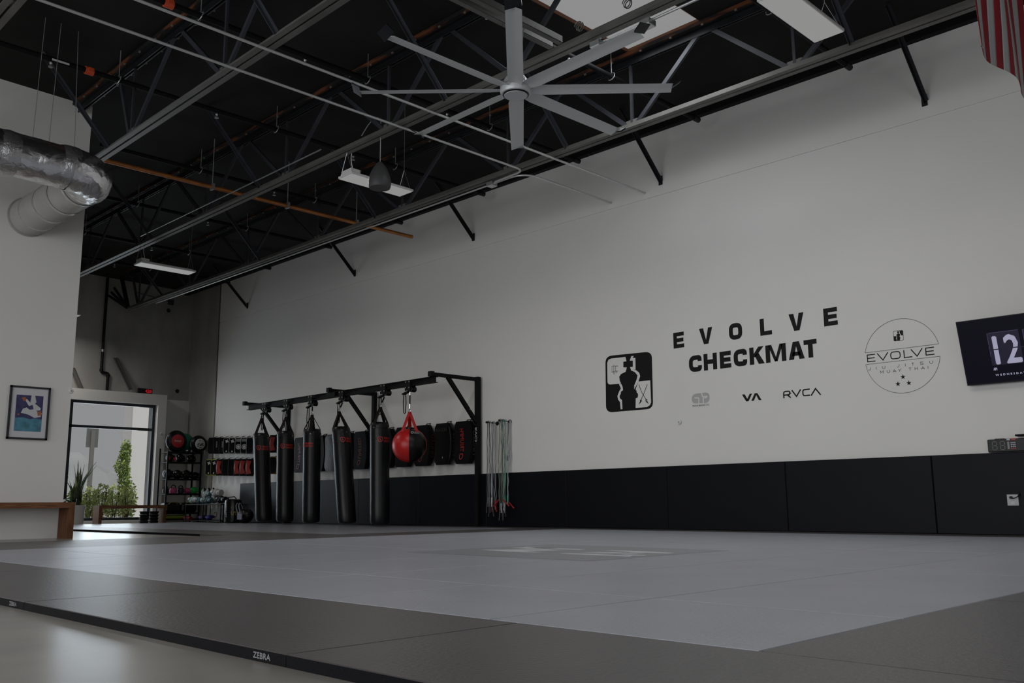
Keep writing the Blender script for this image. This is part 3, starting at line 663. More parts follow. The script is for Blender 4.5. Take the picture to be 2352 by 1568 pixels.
t = thing('wall_lettering', (VX, 6.4, 2.3), 'heavy black block letters CHECKMAT on the white wall', 'lettering')
cx_ = [(872, 988), (1005, 1125), (1150, 1252), (1275, 1396), (1418, 1552), (1563, 1748), (1768, 1912), (1908, 2027)]
yt = [528, 516, 500, 485, 468, 448, 424, 408]; yb_ = [684, 668, 650, 635, 621, 604, 584, 566]
line_of('CHECKMAT', cx_, yt, yb_, W8, glyph_bold, .066, 'letter', VINYL, t)
# chess king emblem
def emblem(root, f, rounded=True, fine=True):
    """f maps emblem-drawing coordinates to the wall"""
    fr_ = fillet([(120, 540, 0), (538, 497, 0), (550, 1013, 0), (126, 1048, 0)], 62, 6, True)
    flat([[f(p[0], p[1]) for p in fr_]], 'emblem_field', VINYL, root)
    white = [fillet([(137, 566, 0), (330, 543, 0), (330, 780, 0), (140, 797, 0)], 30, 5, True)[6:]+[Vector((137, 600, 0)), Vector((148, 572, 0)), Vector((172, 561, 0))],
             [(338, 582), (352, 540), (376, 537), (366, 556), (390, 556), (392, 660), (370, 655), (400, 668), (425, 690), (433, 720), (418, 768), (380, 838), (340, 838), (340, 640), (330, 600)],
             [(418, 768), (524, 757), (532, 955), (522, 980), (495, 998), (393, 1006), (380, 915), (395, 830)],
             [(242, 788), (260, 830), (244, 858), (229, 898), (234, 930), (252, 952), (258, 1018), (276, 1016), (330, 940), (320, 800)]]
    flat([[f(p[0], p[1]) for p in pl] for pl in white], 'emblem_ground', WHITE2, root, .0006)
    king = [(297, 530), (358, 526), (340, 580), (368, 580), (368, 635), (343, 638), (352, 668), (385, 682), (410, 712), (404, 745), (380, 805), (380, 838), (400, 848), (404, 868), (413, 876), (415, 895), (410, 915), (394, 918), (392, 1022),
            (275, 1030), (270, 935), (252, 920), (248, 900), (258, 880), (262, 857), (280, 846), (275, 815), (250, 760), (245, 725), (262, 700), (303, 680), (313, 642), (282, 640), (282, 590), (310, 586)]
    flat([[f(*p) for p in king]], 'king_figure', VINYL, root, .0012)
    if fine:
        sw_ = []
        for path in ([(498, 792), (470, 870), (440, 935), (424, 972)], [(421, 795), (450, 870), (490, 935), (507, 968)]):
            sw_ += [[f(p.x, p.y) for p in qd] for qd in stroke2(path, 5)]
        for path in ([(432, 935), (447, 948)], [(446, 935), (432, 962)], [(480, 938), (498, 930)], [(484, 945), (505, 962)]): sw_ += [[f(p.x, p.y) for p in qd] for qd in stroke2(path, 7)]
        flat(sw_, 'crossed_swords', VINYL, root, .0012)
        mg = []
        for path in ([(236, 634), (214, 628), (212, 676), (236, 672)], [(180, 632), (180, 682), (205, 680)], [(194, 618), (194, 700), (204, 700), (204, 618), (220, 690), (228, 690)], [(176, 632), (234, 626)], [(176, 684), (232, 680)]): mg += [[f(p.x, p.y) for p in qd] for qd in stroke2(path, 2.6)]
        flat(mg, 'monogram', VINYL, root, .0012)
a, b = W8(120, 540), W8(550, 1013)
t = thing('wall_emblem', (VX, (a[0]+b[0])/2, b[1]), 'black square emblem with a chess king figure beside the EVOLVE lettering', 'emblem')
emblem(t, W8)
# three small brand marks
a = W8(898, 985)
t = thing('brand_mark', (VX, a[0]-.1, a[1]), 'pale grey oval brand mark MOYA BRAND CO. under the lettering', 'brand mark')
ov = fillet([(898, 882, 0), (1058, 862, 0), (1058, 960, 0), (898, 968, 0)], 45, 6, True)
flat([[W8(p[0], p[1]) for p in ov]], 'oval', GREYV, t)
cut = []
for path in ([(922, 918), (952, 914), (962, 920), (962, 970)], [(984, 866), (996, 905), (1034, 900), (1030, 912), (1000, 918), (1004, 966)]): cut += [[W8(p.x, p.y) for p in qd] for qd in stroke2(path, 9)]
flat(cut, 'oval_cutout', WHITE2, t, .0006)
a, b = W8(905, 995), W8(1058, 983)
put_text(MB(), 'MOYA BRAND CO.', (VX, a[0], (a[1]+b[1])/2-.002), (0, -1, 0), (0, 0, 1), width=a[0]-b[0], height=.026).build('caption', VINYL, t)
a, b = W8(1353, 950), W8(1527, 940); h = W8(1353, 885)[1]-a[1]; ww = a[0]-b[0]
t = thing('brand_mark', (VX, a[0]-.15, a[1]), 'heavy black VA brand mark under the lettering', 'brand mark')
tt = .028
flat(place([[(0, h), (tt*1.5, h), (ww*.33, 0), (ww*.2, 0)], [(ww*.2, 0), (ww*.33, 0), (ww*.53, h), (ww*.53-tt*1.3, h)]], a[0], a[1]), 'letter', VINYL, t)
flat(place([[(ww*.47, 0), (ww*.47+tt*1.4, 0), (ww*.74, h*.72), (ww*.74, h), (ww*.66, h)], [(ww, 0), (ww-tt*1.5, 0), (ww*.74, h*.72), (ww*.74, h), (ww*.8, h)][::-1]], a[0], a[1]), 'letter', VINYL, t)
t = thing('brand_mark', (VX, W8(1720, 920)[0]-.2, W8(1720, 920)[1]), 'thin black RVCA brand mark under the lettering', 'brand mark')
line_of('RVC^', [(1720, 1788), (1800, 1880), (1893, 1962), (1970, 2057)], [855, 845, 836, 830], [920, 910, 905, 896], W8, glyph_thin, .018, 'letter', VINYL, t)
# round emblem
c0 = W9(850, 250); c1 = W9(822, 1093); cy = (c0[0]+c1[0])/2; cz = (c0[1]+c1[1])/2; rad_ = (c0[1]-c1[1])/2
t = thing('round_emblem', (VX, cy, cz-rad_), 'thin outlined round EVOLVE emblem with three stars on the white wall', 'emblem')
za = (W9(412, 635)[1]+W9(1233, 545)[1])/2-cz; zb = (W9(418, 767)[1]+W9(1252, 683)[1])/2-cz
for z, up_ in ((za, 1), (zb, 0)):
    a0 = math.asin(z/rad_); rng = (a0, math.pi-a0) if up_ else (math.pi-a0, 2*math.pi+a0)
    pts = [(rad_*math.cos(rng[0]+(rng[1]-rng[0])*i/60), rad_*math.sin(rng[0]+(rng[1]-rng[0])*i/60)) for i in range(61)]
    qs = stroke2(pts, .0045)+stroke2([pts[0], pts[-1]], .0045)
    flat(place([[(p.x, p.y) for p in qd] for qd in qs], cy, cz), 'outline', VINYL, t)
line_of('EVOLVE', [(448, 542), (565, 688), (710, 828), (860, 955), (945, 1075), (1105, 1207)], [655, 643, 628, 612, 592, 583], [742, 728, 714, 702, 688, 674], W9, glyph_thin, .0125, 'letter', VINYL, t)
jx = [(465, 490), (548, 558), (618, 655), (788, 812), (874, 884), (950, 980), (1046, 1084), (1152, 1192)]
line_of('JIUJITSU', jx, [798, 792, 786, 768, 762, 752, 742, 732], [832, 824, 818, 800, 794, 784, 774, 762], W9, glyph_thin, .0048, 'small_letter', VINYL, t)
mx_ = [(596, 634), (672, 706), (740, 776), (800, 834), (918, 950), (986, 1018), (1058, 1098), (1130, 1140)]
line_of('MUAYTHAI', mx_, [838, 830, 824, 818, 806, 800, 794, 788], [870, 864, 858, 852, 838, 832, 826, 820], W9, glyph_thin, .0048, 'small_letter', VINYL, t)
for (sx_, sy_) in ((853, 908), (797, 988), (920, 977)):
    yy, zz = W9(sx_, sy_)
    flat([[(yy+(.034 if k % 2 == 0 else .0135)*math.cos(math.pi/2+k*math.pi/5), zz+(.034 if k % 2 == 0 else .0135)*math.sin(math.pi/2+k*math.pi/5)) for k in range(10)][::-1]], 'star', VINYL, t)
e0, e1 = W8(120, 540), W8(550, 1030); s0, s1 = W9(742, 392), W9(862, 500)
def small(x, y):
    p = W8(x, y); u = (e0[0]-p[0])/(e0[0]-e1[0]); v = (p[1]-e1[1])/(e0[1]-e1[1])
    return s0[0]-u*(s0[0]-s1[0]), s1[1]+v*(s0[1]-s1[1])
emblem(t, small, fine=False)

# ================================================================== THINGS ON THE LONG WALL
# television, tilted forward
b = on(2222, 886, 0, D-.07); by = b.y; tx = D-.07
for i in range(80):
    p_ = on(2195, 740, 0, tx)
    if p_.y < by: break
    tx -= .005
TB = Vector((D-.07, by, b.z)); TT = Vector((tx, by, p_.z)); upv = (TT-TB); th = upv.length; upv.normalize(); tw = th*16/9
nrm = Vector((0, -1, 0)).cross(upv); nrm = -nrm if nrm.x > 0 else nrm
t = thing('television', TB, 'wall television tilted forward and showing a dark flip clock', 'television')
def TV(u, v, n=0.): return TB+Vector((0, -1, 0))*u+upv*v+nrm*n
def tvbox(u0, u1, v0, v1, n0, n1):
    vs = [TV(u, v, n) for n in (n0, n1) for v in (v0, v1) for u in (u0, u1)]
    return MB().add(vs, [(0, 2, 3, 1), (4, 5, 7, 6), (0, 1, 5, 4), (2, 6, 7, 3), (0, 4, 6, 2), (1, 3, 7, 5)])
tvbox(0, tw, 0, th, -.035, 0).build('case', BLK, t)
SCR = mat('screen_dark', (.003, .003, .005), .25, spec=.12, emit=(.0022, .0018, .005), estr=1.)
scr = tvbox(.008, tw-.008, .014, th-.008, 0, .001).build('screen', SCR, t)
CARD = mat('screen_card', (.006, .005, .012), .15, emit=(.0045, .0032, .012)); LINE = mat('screen_line', (.02, .02, .03), .3, emit=(.05, .04, .10)); DIG = mat('screen_digit', (.02, .02, .02), .3, emit=(.30, .29, .40))
tvbox(.30, .62, .20, .565, .001, .0016).build('clock_card', CARD, scr); tvbox(.66, .98, .20, .565, .001, .0016).build('clock_card', CARD, scr)
for u0 in (.30, .66):
    MB().merge(tvbox(u0, u0+.004, .30, .56, .0016, .002)).merge(tvbox(u0+.02, u0+.32, .561, .565, .0016, .002)).build('card_edge', LINE, scr)
put_text(MB(), '12', TV(.35, .215, .0024), (0, -1, 0), upv, width=.255, height=.305, bold=.008).build('digits', DIG, scr)
tvbox(.30, .98, .370, .381, .0036, .004).build('flip_line', CARD, scr)
put_text(MB(), 'AM', TV(.305, .145, .0024), (0, -1, 0), upv, width=.036, height=.03, bold=.0012).build('half_day_print', DIG, scr)
put_text(MB(), 'WEDNESDAY  FE', TV(.315, .082, .0024), (0, -1, 0), upv, width=.40, height=.020, spacing=1.7, bold=.001).build('date_print', DIG, scr)
MB().bar(TV(tw/2, th/2, -.035), Vector((D, by-tw/2, TV(tw/2, th/2).z)), .18, .18).build('wall_arm', BLK, t)
# interval timer standing on the wall pads
p0 = on(2268, 1012, 0, D-.045); x0 = D-.06
t = thing('interval_timer', (x0, p0.y-.4, .92), 'black digital interval timer with red keypad standing on the wall pads', 'timer')
zb, zt2 = .925, p0.z+.012; yl = p0.y
MB().box(x0, D-.005, yl-.92, yl, zb, zt2).build('case', BLK, t, bevel=.01)
SEG = mat('segment_dots', (.25, .25, .24), .6)
for yc in (yl-.075, yl-.155, yl-.40, yl-.52, yl-.60):
    sg = MB(); hh = (zt2-zb)*.62; wq = .044; zc = (zb+zt2)/2
    for (ya, za, y2, z2) in ((-1, 1, 1, 1), (-1, 0, 1, 0), (-1, -1, 1, -1), (-1, 0, -1, 1), (1, 0, 1, 1), (-1, -1, -1, 0), (1, -1, 1, 0)):
        for i in range(1, 5):
            f_ = i/5; yy = yc-(ya+(y2-ya)*f_)*wq/2; zz = zc+(za+(z2-za)*f_)*hh/2; sg.box(x0-.001, x0, yy-.003, yy+.003, zz-.003, zz+.003)
    o = sg.build('digit', SEG, t)
for zz in (.03, -.03): MB().box(x0-.001, x0, yl-.466, yl-.454, (zb+zt2)/2+zz-.008, (zb+zt2)/2+zz+.008).build('colon_dot', SEG, t)
KEYW = mat('key_white', (.45, .45, .46), .5); KEYR = mat('key_red', (.35, .04, .05), .5)
for r_ in range(4):
    for c_ in range(3):
        yy = yl-.245-c_*.018; zz = zb+.035+r_*.021
        MB().lathe([(.0075, x0-.0015), (.0075, x0)], 8, (0, yy, zz), 'x').build('key', KEYR if r_ == 0 else KEYW, t)
MB().box(x0-.001, x0, yl-.235, yl-.20, zb+.125, zb+.15).build('key_legend', KEYW, t); MB().box(x0-.001, x0, yl-.29, yl-.25, zb+.125, zb+.145).build('key_legend', REDP, t)
MB().box(x0-.001, x0, yl-.225, yl-.205, zb+.03, zb+.11).build('key_legend', SEG, t)
MB().box(x0+.01, D-.01, yl-.17, yl-.08, zt2, zt2+.006).build('top_clip', BLK, t)
tag(MB().box(D-.10, D, yl-.75, yl-.30, zt2+.02, zt2+.04).build('small_shelf', BLACKP, None, bevel=.004), 'thin black shelf edge above the interval timer', 'shelf')
# outlet
p_ = on(2327, 1148, 0, D-.05)
t = thing('wall_outlet', p_, 'white wall outlet plate with a black plug set in the wall pads', 'outlet')
MB().box(D-.062, D-.05, p_.y-.057, p_.y+.057, p_.z-.06, p_.z+.06).build('cover_plate', mat('outlet_white', (.5, .5, .5), .5), t, bevel=.004)
for zz in (-.028,): MB().box(D-.064, D-.062, p_.y-.018, p_.y+.018, p_.z+zz-.016, p_.z+zz+.016).build('socket', LAMPW, t)
MB().tube([(D-.062, p_.y+.01, p_.z+.028), (D-.10, p_.y+.01, p_.z+.028)], .014, 10).build('plug', BLK, t, True)
MB().tube(fillet([(D-.10, p_.y+.01, p_.z+.028), (D-.12, p_.y-.02, p_.z+.015), (D-.11, p_.y-.06, p_.z+.03), (D-.06, p_.y-.075, p_.z+.06), (D-.055, p_.y-.06, p_.z+.09)], .05), .005, 6).build('cord', BLK, t, True)
# small round sensors
def sensor(x, y, z, ax, lab):
    s = tag(MB().lathe([(.034, 0), (.034, -.012), (.028, -.022), (.012, -.026)], 18, (x, y, z), ax).build('round_sensor', LAMPW, None, True), lab, 'sensor')
    MB().lathe([(.007, -.0255), (.007, -.0275)], 10, (x, y, z), ax).build('sensor_eye', BLK, s)
p_ = on(1562, 969, 0, D); sensor(D, p_.y, p_.z, 'x', 'round white sensor on the long white wall under the brand marks')
p_ = on(163, 898, 1, YL); sensor(min(p_.x, 4.83), YL, p_.z, 'y', 'round white sensor at the edge of the partition by the picture')
p_ = on(370, 996, 1, f0); sensor(p_.x, f0, p_.z, 'y', 'round white sensor on the window surround')
# rope hooks and skipping ropes
def rope_hook(py_, px_, lab):
    p = on(px_, py_, 0, D); t = thing('rope_hook', (D, p.y, p.z), lab, 'hook')
    MB().lathe([(.035, D-.012), (.035, D)], 14, (0, p.y, p.z), 'x').build('flange', TOPC, t, True)
    MB().tube([(D-.01, p.y, p.z), (D-.26, p.y, p.z+.005)], .011, 8).build('peg', TOPC, t, True)
    MB().lathe([(.01, D-.28), (.02, D-.27), (.02, D-.255), (.01, D-.25)], 10, (0, p.y, p.z+.005), 'x').build('knob', TOPC, t, True)
    return p
RW = mat('rope_white', (.45, .46, .47), .5); RB = mat('rope_black', (.02, .02, .022), .5); RG = mat('rope_green', (.05, .24, .14), .5); RO = mat('rope_olive', (.10, .10, .06), .5); RGY = mat('rope_grey', (.22, .23, .25), .5)
HR = mat('handle_red', (.30, .015, .02), .45); HP = mat('handle_pink', (.42, .06, .09), .45); HT = mat('handle_teal', (.10, .35, .28), .45); HW = mat('handle_white', (.5, .5, .48), .45)
def rope(p, off, zl, mt, hm, lab, spread=.05, flare=0.):
    x = D-off; random.seed(int(off*1000)+int(zl*100)); j = lambda: random.uniform(-.015, .015)
    zt_ = p.z+.02; t = thing('skipping_rope', (x, p.y, zl), lab, 'skipping rope')
    A = []; n = 12
    for i in range(n+1):
        f_ = i/n; A.append(Vector((x+spread*.3*f_*(1-f_)+j()*.3, p.y+.018+spread*math.sin(f_*2.6)*.35*(1-f_)+.02*f_+j()*.4, zl+(zt_-zl)*(1-f_)-.0)))
    B = [Vector((q.x+j()*.4, 2*p.y-q.y+j()*.5, q.z)) for q in A]
    path = A[::-1]+[Vector((x, p.y, zt_+.012))]+B
    MB().tube(path, .0055, 6).build('cord', mt, t, True)
    for q, s in ((A[-1], 1), (B[-1], -1)):
        e = q+Vector((j(), s*flare*.13+j(), -.16+abs(flare)*.05)); MB().tube([q, q+(e-q)*.1, q+(e-q)*.5, e], [.008, .013, .011, .014], 8).build('handle', hm, t, True)
h1 = rope_hook(972, 1143, 'dark peg hook holding skipping ropes next to the bag rack post')
h2 = rope_hook(968, 1172, 'dark peg hook holding green and white skipping ropes')
rope(h1, .22, .42, RB, RB, 'black skipping rope on the peg next to the bag rack')
rope(h1, .195, .52, RW, HW, 'white skipping rope with white handles on the peg next to the bag rack')
rope(h1, .17, .36, RGY, RB, 'grey skipping rope with black handles on the peg next to the bag rack')
rope(h1, .11, .47, RW, HP, 'white skipping rope with pink handles on the peg next to the bag rack')
rope(h1, .085, .42, RGY, HR, 'grey skipping rope with red handles on the peg next to the bag rack', flare=.3)
rope(h2, .24, .48, RO, HR, 'olive skipping rope with flaring red handles on the green rope peg', flare=1.)
rope(h2, .215, .30, RGY, RB, 'grey skipping rope with black handles on the green rope peg')
rope(h2, .185, .42, RG, HW, 'dark green skipping rope with white handles on the green rope peg')
rope(h2, .16, .36, RG, RB, 'green skipping rope with black handles on the peg farther from the rack')
rope(h2, .12, .55, RW, HT, 'white skipping rope with teal handles on the green rope peg')
rope(h2, .095, .44, RW, HR, 'white skipping rope with flaring red handles on the green rope peg', flare=1.)
st = []; 
t = thing('white_belt', (D-.06, h2.y, 1.05), 'white cloth belt hung over the peg with the green ropes', 'belt')
for s in (-1, 1):
    b = MB(); pts = [Vector((D-.05+.012*math.sin(i), h2.y-.02+s*.022+.008*math.sin(i*1.3+s), h2.z+.015-i*.068*(1 if s < 0 else .9))) for i in range(12)]
    for i in range(len(pts)-1): b.bar(pts[i], pts[i+1]+Vector((0, 0, -.002)), .006, .045, (1, .35, 0))
    b.build('belt_end', mat('cotton_white', (.5, .5, .51), .8), t)
    e = pts[-1]; 
    if s > 0: MB().box(e.x-.02, e.x+.02, e.y-.006, e.y+.006, e.z-.0, e.z+.09).build('rank_bar', RB, t)
# ================================================================== BAG RACK
RX = 10.0; RZ = 2.47                          # rail line
PY = [on(1097, 1100, 0, D-.1).y, on(858, 1000, 0, D-.1).y, on(660, 1000, 0, D-.1).y]
t = thing('bag_rack', (D-.1, PY[1], MZ), 'black steel wall rack with three posts, braced arms and a rail for punching bags', 'rack')
for k, y in enumerate(PY):
    po = MB().box(D-.135, D-.055, y-.04, y+.04, MZ, 2.60).build('post', BLACKP, t, bevel=.004)
    MB().box(D-.16, D-.05, y-.07, y+.07, MZ, MZ+.01).build('foot_plate', BLACKP, po)
    ar = MB().box(RX-.12, D-.135, y-.035, y+.035, 2.525, 2.585).build('arm', BLACKP, t, bevel=.004)
    MB().box(RX-.125, RX-.05, y-.045, y+.045, 2.515, 2.60).build('arm_end', BLACKP, ar, bevel=.004)
    MB().bar((RX+.28, y, 2.535), (D-.13, y, 1.80), .06, .06, (0, 1, 0)).build('brace', BLACKP, t)
    for q in ((D-.137, y+.02, 2.56), (D-.137, y-.02, 2.54), (D-.14, y, 1.86), (D-.30, y-.035, 2.02)):
        MB().lathe([(.014, -.008), (.016, -.004), (.016, 0)], 8, q, 'x' if q[0] > D-.2 else 'y').build('bolt', BOLT, t)
ye0, ye1 = PY[0]-.02, on(572, 920, 0, RX).y
rl = MB().box(RX-.05, RX+.05, ye0, ye1, RZ+.042, RZ+.052).box(RX-.05, RX+.05, ye0, ye1, RZ-.052, RZ-.042).box(RX-.006, RX+.006, ye0, ye1, RZ-.042, RZ+.042)
rl.build('rail', BLACKP, t)
MB().box(RX-.055, RX+.055, PY[1]-.14, PY[1]+.14, RZ-.045, RZ+.045).build('rail_splice', BLACKP, t)
put_text(MB(), 'RVC', (D-.1363, PY[0]-.022, 1.71), (0, 0, -1), (0, 1, 0), width=.20, height=.044).build('post_print', INKT, t)
o = MB(); 
for qd in stroke2([(0, 0), (.03, .022), (0, .044)][::1], .008): o.poly([(D-.1363, PY[0]-.022+p.y, 1.50-p.x-.0) for p in qd])
o.build('post_print', INKT, t)

# trolleys and bags; photo positions on the rail plane
BAGS = [((600, 995), (606, 1196), (612, 937), (601, 958), .165), ((656, 990), (654, 1197), (662, 925), (657, 955), .170), ((717, 985), (714, 1199), (718, 918), (717, 950), .168), ((783, 980), (797, 1200), (789, 908), (779, 942), .172), ((872, 970), (872, 1204), (885, 900), (874, 932), .172)]
BLAB = ['tall black punching bag closest to the pad shelf corner', 'tall black punching bag hanging beside the far rack post', 'tall black punching bag with its print turned away', 'tall black punching bag hanging tilted on the rail', 'tall black punching bag hanging beside the middle rack post']
def trolley(y, k, strapL, lab):
    t = thing('rail_trolley', (RX, y, RZ-.13), lab, 'trolley')
    for s in (-1, 1): 
        pl = MB().box(RX+s*.058-.004, RX+s*.058+.004, y-.075, y+.075, RZ-.13, RZ+.045).build('side_plate', BLACKP, t, bevel=.01)
        for dy, dz in ((-.045, .02), (.045, .02), (-.045, -.08), (.045, -.08)): MB().lathe([(.011, -.006), (.011, 0)], 8, (RX+s*.058-.004 if s < 0 else RX+.068, y+dy, RZ+dz), 'x').build('bolt', BOLT, pl)
    for s in (-1, 1):
        for dy in (-.045, .045): MB().lathe([(.018, RX+s*.03-.012), (.018, RX+s*.03+.012)], 12, (0, y+dy, RZ-.02), 'x').build('roller', BLK, t, True)
    MB().lathe([(.05, RX-.05), (.05, RX+.05)], 14, (0, y-.07, RZ-.112), 'x').build('cam_roller', BLK, t, True)
    MB().bar((RX, y+.02, RZ-.135), (RX, y+.19, RZ-.175), .06, .025).build('lever', BLACKP, t)
    q = [(RX-.01, y+.16, RZ-.17), (RX-.012, y+.165, RZ-.17-strapL*.5), (RX-.01, y+.155, RZ-.17-strapL), (RX+.0, y+.145, RZ-.185-strapL), (RX+.01, y+.135, RZ-.17-strapL), (RX+.01, y+.12, RZ-.17-strapL*.5), (RX+.01, y+.13, RZ-.17)]
    MB().tube(q, .009, 6).build('pull_strap', STRAPB, t, True)
def link(mb, a, b, r=.006):
    return mb.tube([a, b], r, 6)
def shield_logo(parent, fn, s=1.):
    b = MB(); 
    for qd in stroke2(fillet([(0, .08, 0), (.075, .08, 0), (.072, .03, 0), (.0375, 0, 0), (.003, .03, 0)], .02, 4, True), .011, True): b.poly([fn(p.x*s, p.y*s) for p in qd])
    for qd in stroke2([(.022, .055), (.038, .05), (.038, .025)], .012): b.poly([fn(p.x*s, p.y*s) for p in qd])
    b.build('shield_print', REDP, parent)
    b = MB()
    for body, yy in (('TRIUMPH', .045), ('UNITED', .002)):
        vs, fs, tw_, th_ = text_polys(body, .145*s, .034*s)
        for bo in (-.0016, .0016): b.add([fn(.09*s+x+bo, yy*s+y) for x, y in vs], fs)
    b.build('name_print', REDP, parent)
random.seed(11)
for k, (pt, pb, ptr, prg, r) in enumerate(BAGS):
    T = on(*pt, 0, RX); Bt = on(*pb, 0, RX); TRp = on(*ptr, 0, RX); RG_ = on(*prg, 0, RX)
    zt, zb = T.z, max(Bt.z-.01, .07); axis = lambda z: Vector((RX, Bt.y+(T.y-Bt.y)*(z-zb)/(zt-zb), z))
    if k == 3: axis = lambda z: Vector((RX+.0, Bt.y+(T.y-Bt.y)*(z-zb)/(zt-zb), z))
    trolley(TRp.y, k, [.33, .33, .40, .36, .30][k], 'black rail trolley carrying the bag: '+BLAB[k].replace('tall black punching bag ', ''))
    t = thing('punching_bag', axis(zb), BLAB[k], 'punching bag')
    prof = [(r*.55, zb), (r*.9, zb+.012), (r*1.0, zb+.05)]
    for i in range(1, 13): prof.append((r*(1+.012*math.sin(i*2.1+k)), zb+.05+(zt-zb-.12)*i/12))
    prof += [(r*.99, zt-.05), (r*.93, zt-.015), (r*.82, zt), (r*.4, zt-.008)]
    b = MB(); n = 28
    for rr, z in prof:
        a_ = axis(z)
        for j in range(n): b.v.append((a_.x+rr*math.cos(2*math.pi*j/n), a_.y+rr*math.sin(2*math.pi*j/n), z))
    for i in range(len(prof)-1):
        for j in range(n): q = i*n+j; q2 = i*n+(j+1) % n; b.f.append((q, q2, q2+n, q+n))
    b.f += [tuple(range(n))[::-1], tuple((len(prof)-1)*n+j for j in range(n))]
    bd = b.build('body', LEATH, t, True)
    # top band and strap loops
    b = MB()
    for z in (zt-.10, zt-.30):
        a_ = axis(z); b.tube([a_-Vector((0, 0, .012)), a_, a_+Vector((0, 0, .012))], [r*1.0, r*1.02, r*1.0], 28, False)
    b.build('seam_band', LEATH, bd, True)
    rg = Vector((RX, RG_.y, RG_.z)); a0 = [.35, .35, .8, 0., .35][k]
    for q in range(4):
        an = a0+q*math.pi/2; e = axis(zt-.10)+Vector((math.cos(an), math.sin(an), 0))*r*1.01; m_ = axis(zt+.005)+Vector((math.cos(an), math.sin(an), 0))*r*.9
        b = MB(); tang = (-math.sin(an), math.cos(an), 0)
        b.bar(e, m_, .006, .062, tang); b.bar(m_, rg-Vector((0, 0, .02)), .006, .058, tang); b.build('strap', STRAPB, t)
        MB().tube([e+Vector((math.cos(an), math.sin(an), 0))*.006+Vector((.012*math.cos(w_)*-math.sin(an), .012*math.cos(w_)*math.cos(an), .012*math.sin(w_))) for w_ in [i*math.pi/4 for i in range(9)]], .003, 5).build('d_ring', CHROME, t)
    MB().tube([rg+Vector((0, .028*math.cos(w_), .028*math.sin(w_))) for w_ in [i*math.pi/5 for i in range(11)]], .006, 6).build('top_ring', CHROME, t, True)
    tp = Vector((RX, TRp.y, RZ-.14)); dv = tp-rg
    MB().tube([rg+dv*.12, rg+dv*.35], .008, 6).tube([rg+dv*.8, tp], .008, 6).build('snap_hook', CHROME, t, True)
    MB().tube([rg+dv*.33, rg+dv*.8], .014, 8).build('swivel_strap', BLK, t, True)
    if True:
        yaw0 = [R(205), R(207), R(150), R(228), R(222)][k]          # where the print starts around the bag
        zp = zt-.36 if k not in (3,) else zt-.30
        def fn(x, y, yaw0=yaw0, zp=zp, r=r, axis=axis):
            an = yaw0+x/r*1.0; a_ = axis(zp+y); return a_+Vector((math.cos(an), math.sin(an), 0))*(r*1.018)
        shield_logo(t, fn, 1.15)
# round red and black ball bag
T = on(940, 978, 0, RX); Bt = on(941, 1066, 0, RX); RG_ = on(941, 943, 0, RX); TRp = on(942, 893, 0, RX)
trolley(TRp.y, 5, .33, 'black rail trolley carrying the round red and black bag')
cen = Vector((RX, (T.y+Bt.y)/2, (T.z+Bt.z)/2)); br = (T.z-Bt.z)/2*.88
t = thing('ball_bag', cen-Vector((0, 0, br)), 'round red and black leather ball bag with red straps', 'punching bag')
for q in range(4):
    an0 = R(229)-math.pi/2+q*math.pi/2; b = MB(); nv, nu = 14, 9
    for i in range(nv+1):
        ph = -math.pi/2+math.pi*i/nv
        for j in range(nu+1):
            an = an0+(math.pi/2)*j/nu; s = 1+.0*ph; rr = br*(1-.012*(1 if j in (0, nu) else 0))
            rx_ = rr*math.cos(ph)*(1.02); b.v.append(tuple(cen+Vector((rx_*math.cos(an), rx_*math.sin(an), rr*math.sin(ph)*(1.0 if ph > 0 else 1.02)))))
    for i in range(nv):
        for j in range(nu): a_ = i*(nu+1)+j; b.f.append((a_, a_+1, a_+nu+2, a_+nu+1))
    b.build('gore', [REDL, LEATH][q % 2] if True else REDL, t, True)
b = MB()
for q in range(4):
    an = R(229)-math.pi/2+q*math.pi/2
    b.tube([cen+Vector((br*1.02*math.cos(ph)*math.cos(an), br*1.02*math.cos(ph)*math.sin(an), br*math.sin(ph))) for ph in [-math.pi/2+math.pi*i/16 for i in range(17)]], .006, 6)
b.build('piping', REDP, t, True)
MB().lathe([(.07, br*.93), (.08, br*.96), (.08, br*1.03), (.05, br*1.05)], 18, cen).build('collar', BLK, t, True)
rg = Vector((RX, RG_.y, RG_.z))
for q in range(3):
    an = (R(193), R(269), R(51))[q]; e = cen+Vector((br*.72*math.cos(an), br*.72*math.sin(an), br*.74)); MB().bar(e, rg-Vector((0, 0, .02)), .006, .06, (-math.sin(an), math.cos(an), 0)).build('strap', REDL, t)
MB().tube([rg+Vector((0, .026*math.cos(w_), .026*math.sin(w_))) for w_ in [i*math.pi/5 for i in range(11)]], .006, 6).build('top_ring', CHROME, t, True)
tp = Vector((RX, TRp.y, RZ-.14)); dv = tp-rg
MB().tube([rg+dv*.1, rg+dv*.4], .008, 6).tube([rg+dv*.75, tp], .008, 6).build('snap_hook', CHROME, t, True)
MB().tube([rg+dv*.35, rg+dv*.8], .012, 8).build('swivel_strap', BLK, t, True)
b = MB(); an1 = R(232)
vs, fs, tw_, th_ = text_polys('TRIUMPH', .105, .02); vs2, fs2, _, _ = text_polys('UNITED', .105, .02)
def bf(x, y): 
    ph = R(38)+y/br; an = an1+(x+.02)/(br*math.cos(ph)); return cen+Vector((br*1.035*math.cos(ph)*math.cos(an), br*1.035*math.cos(ph)*math.sin(an), br*1.015*math.sin(ph)))
b.add([bf(x+.045, y+.027) for x, y in vs], fs); b.add([bf(x+.045, y) for x, y in vs2], fs2)
for qd in stroke2([(0, .047), (.035, .047), (.033, .018), (.017, 0), (.002, .018)], .008, True): b.poly([bf(p.x, p.y) for p in qd])
b.build('name_print', INKT, t)

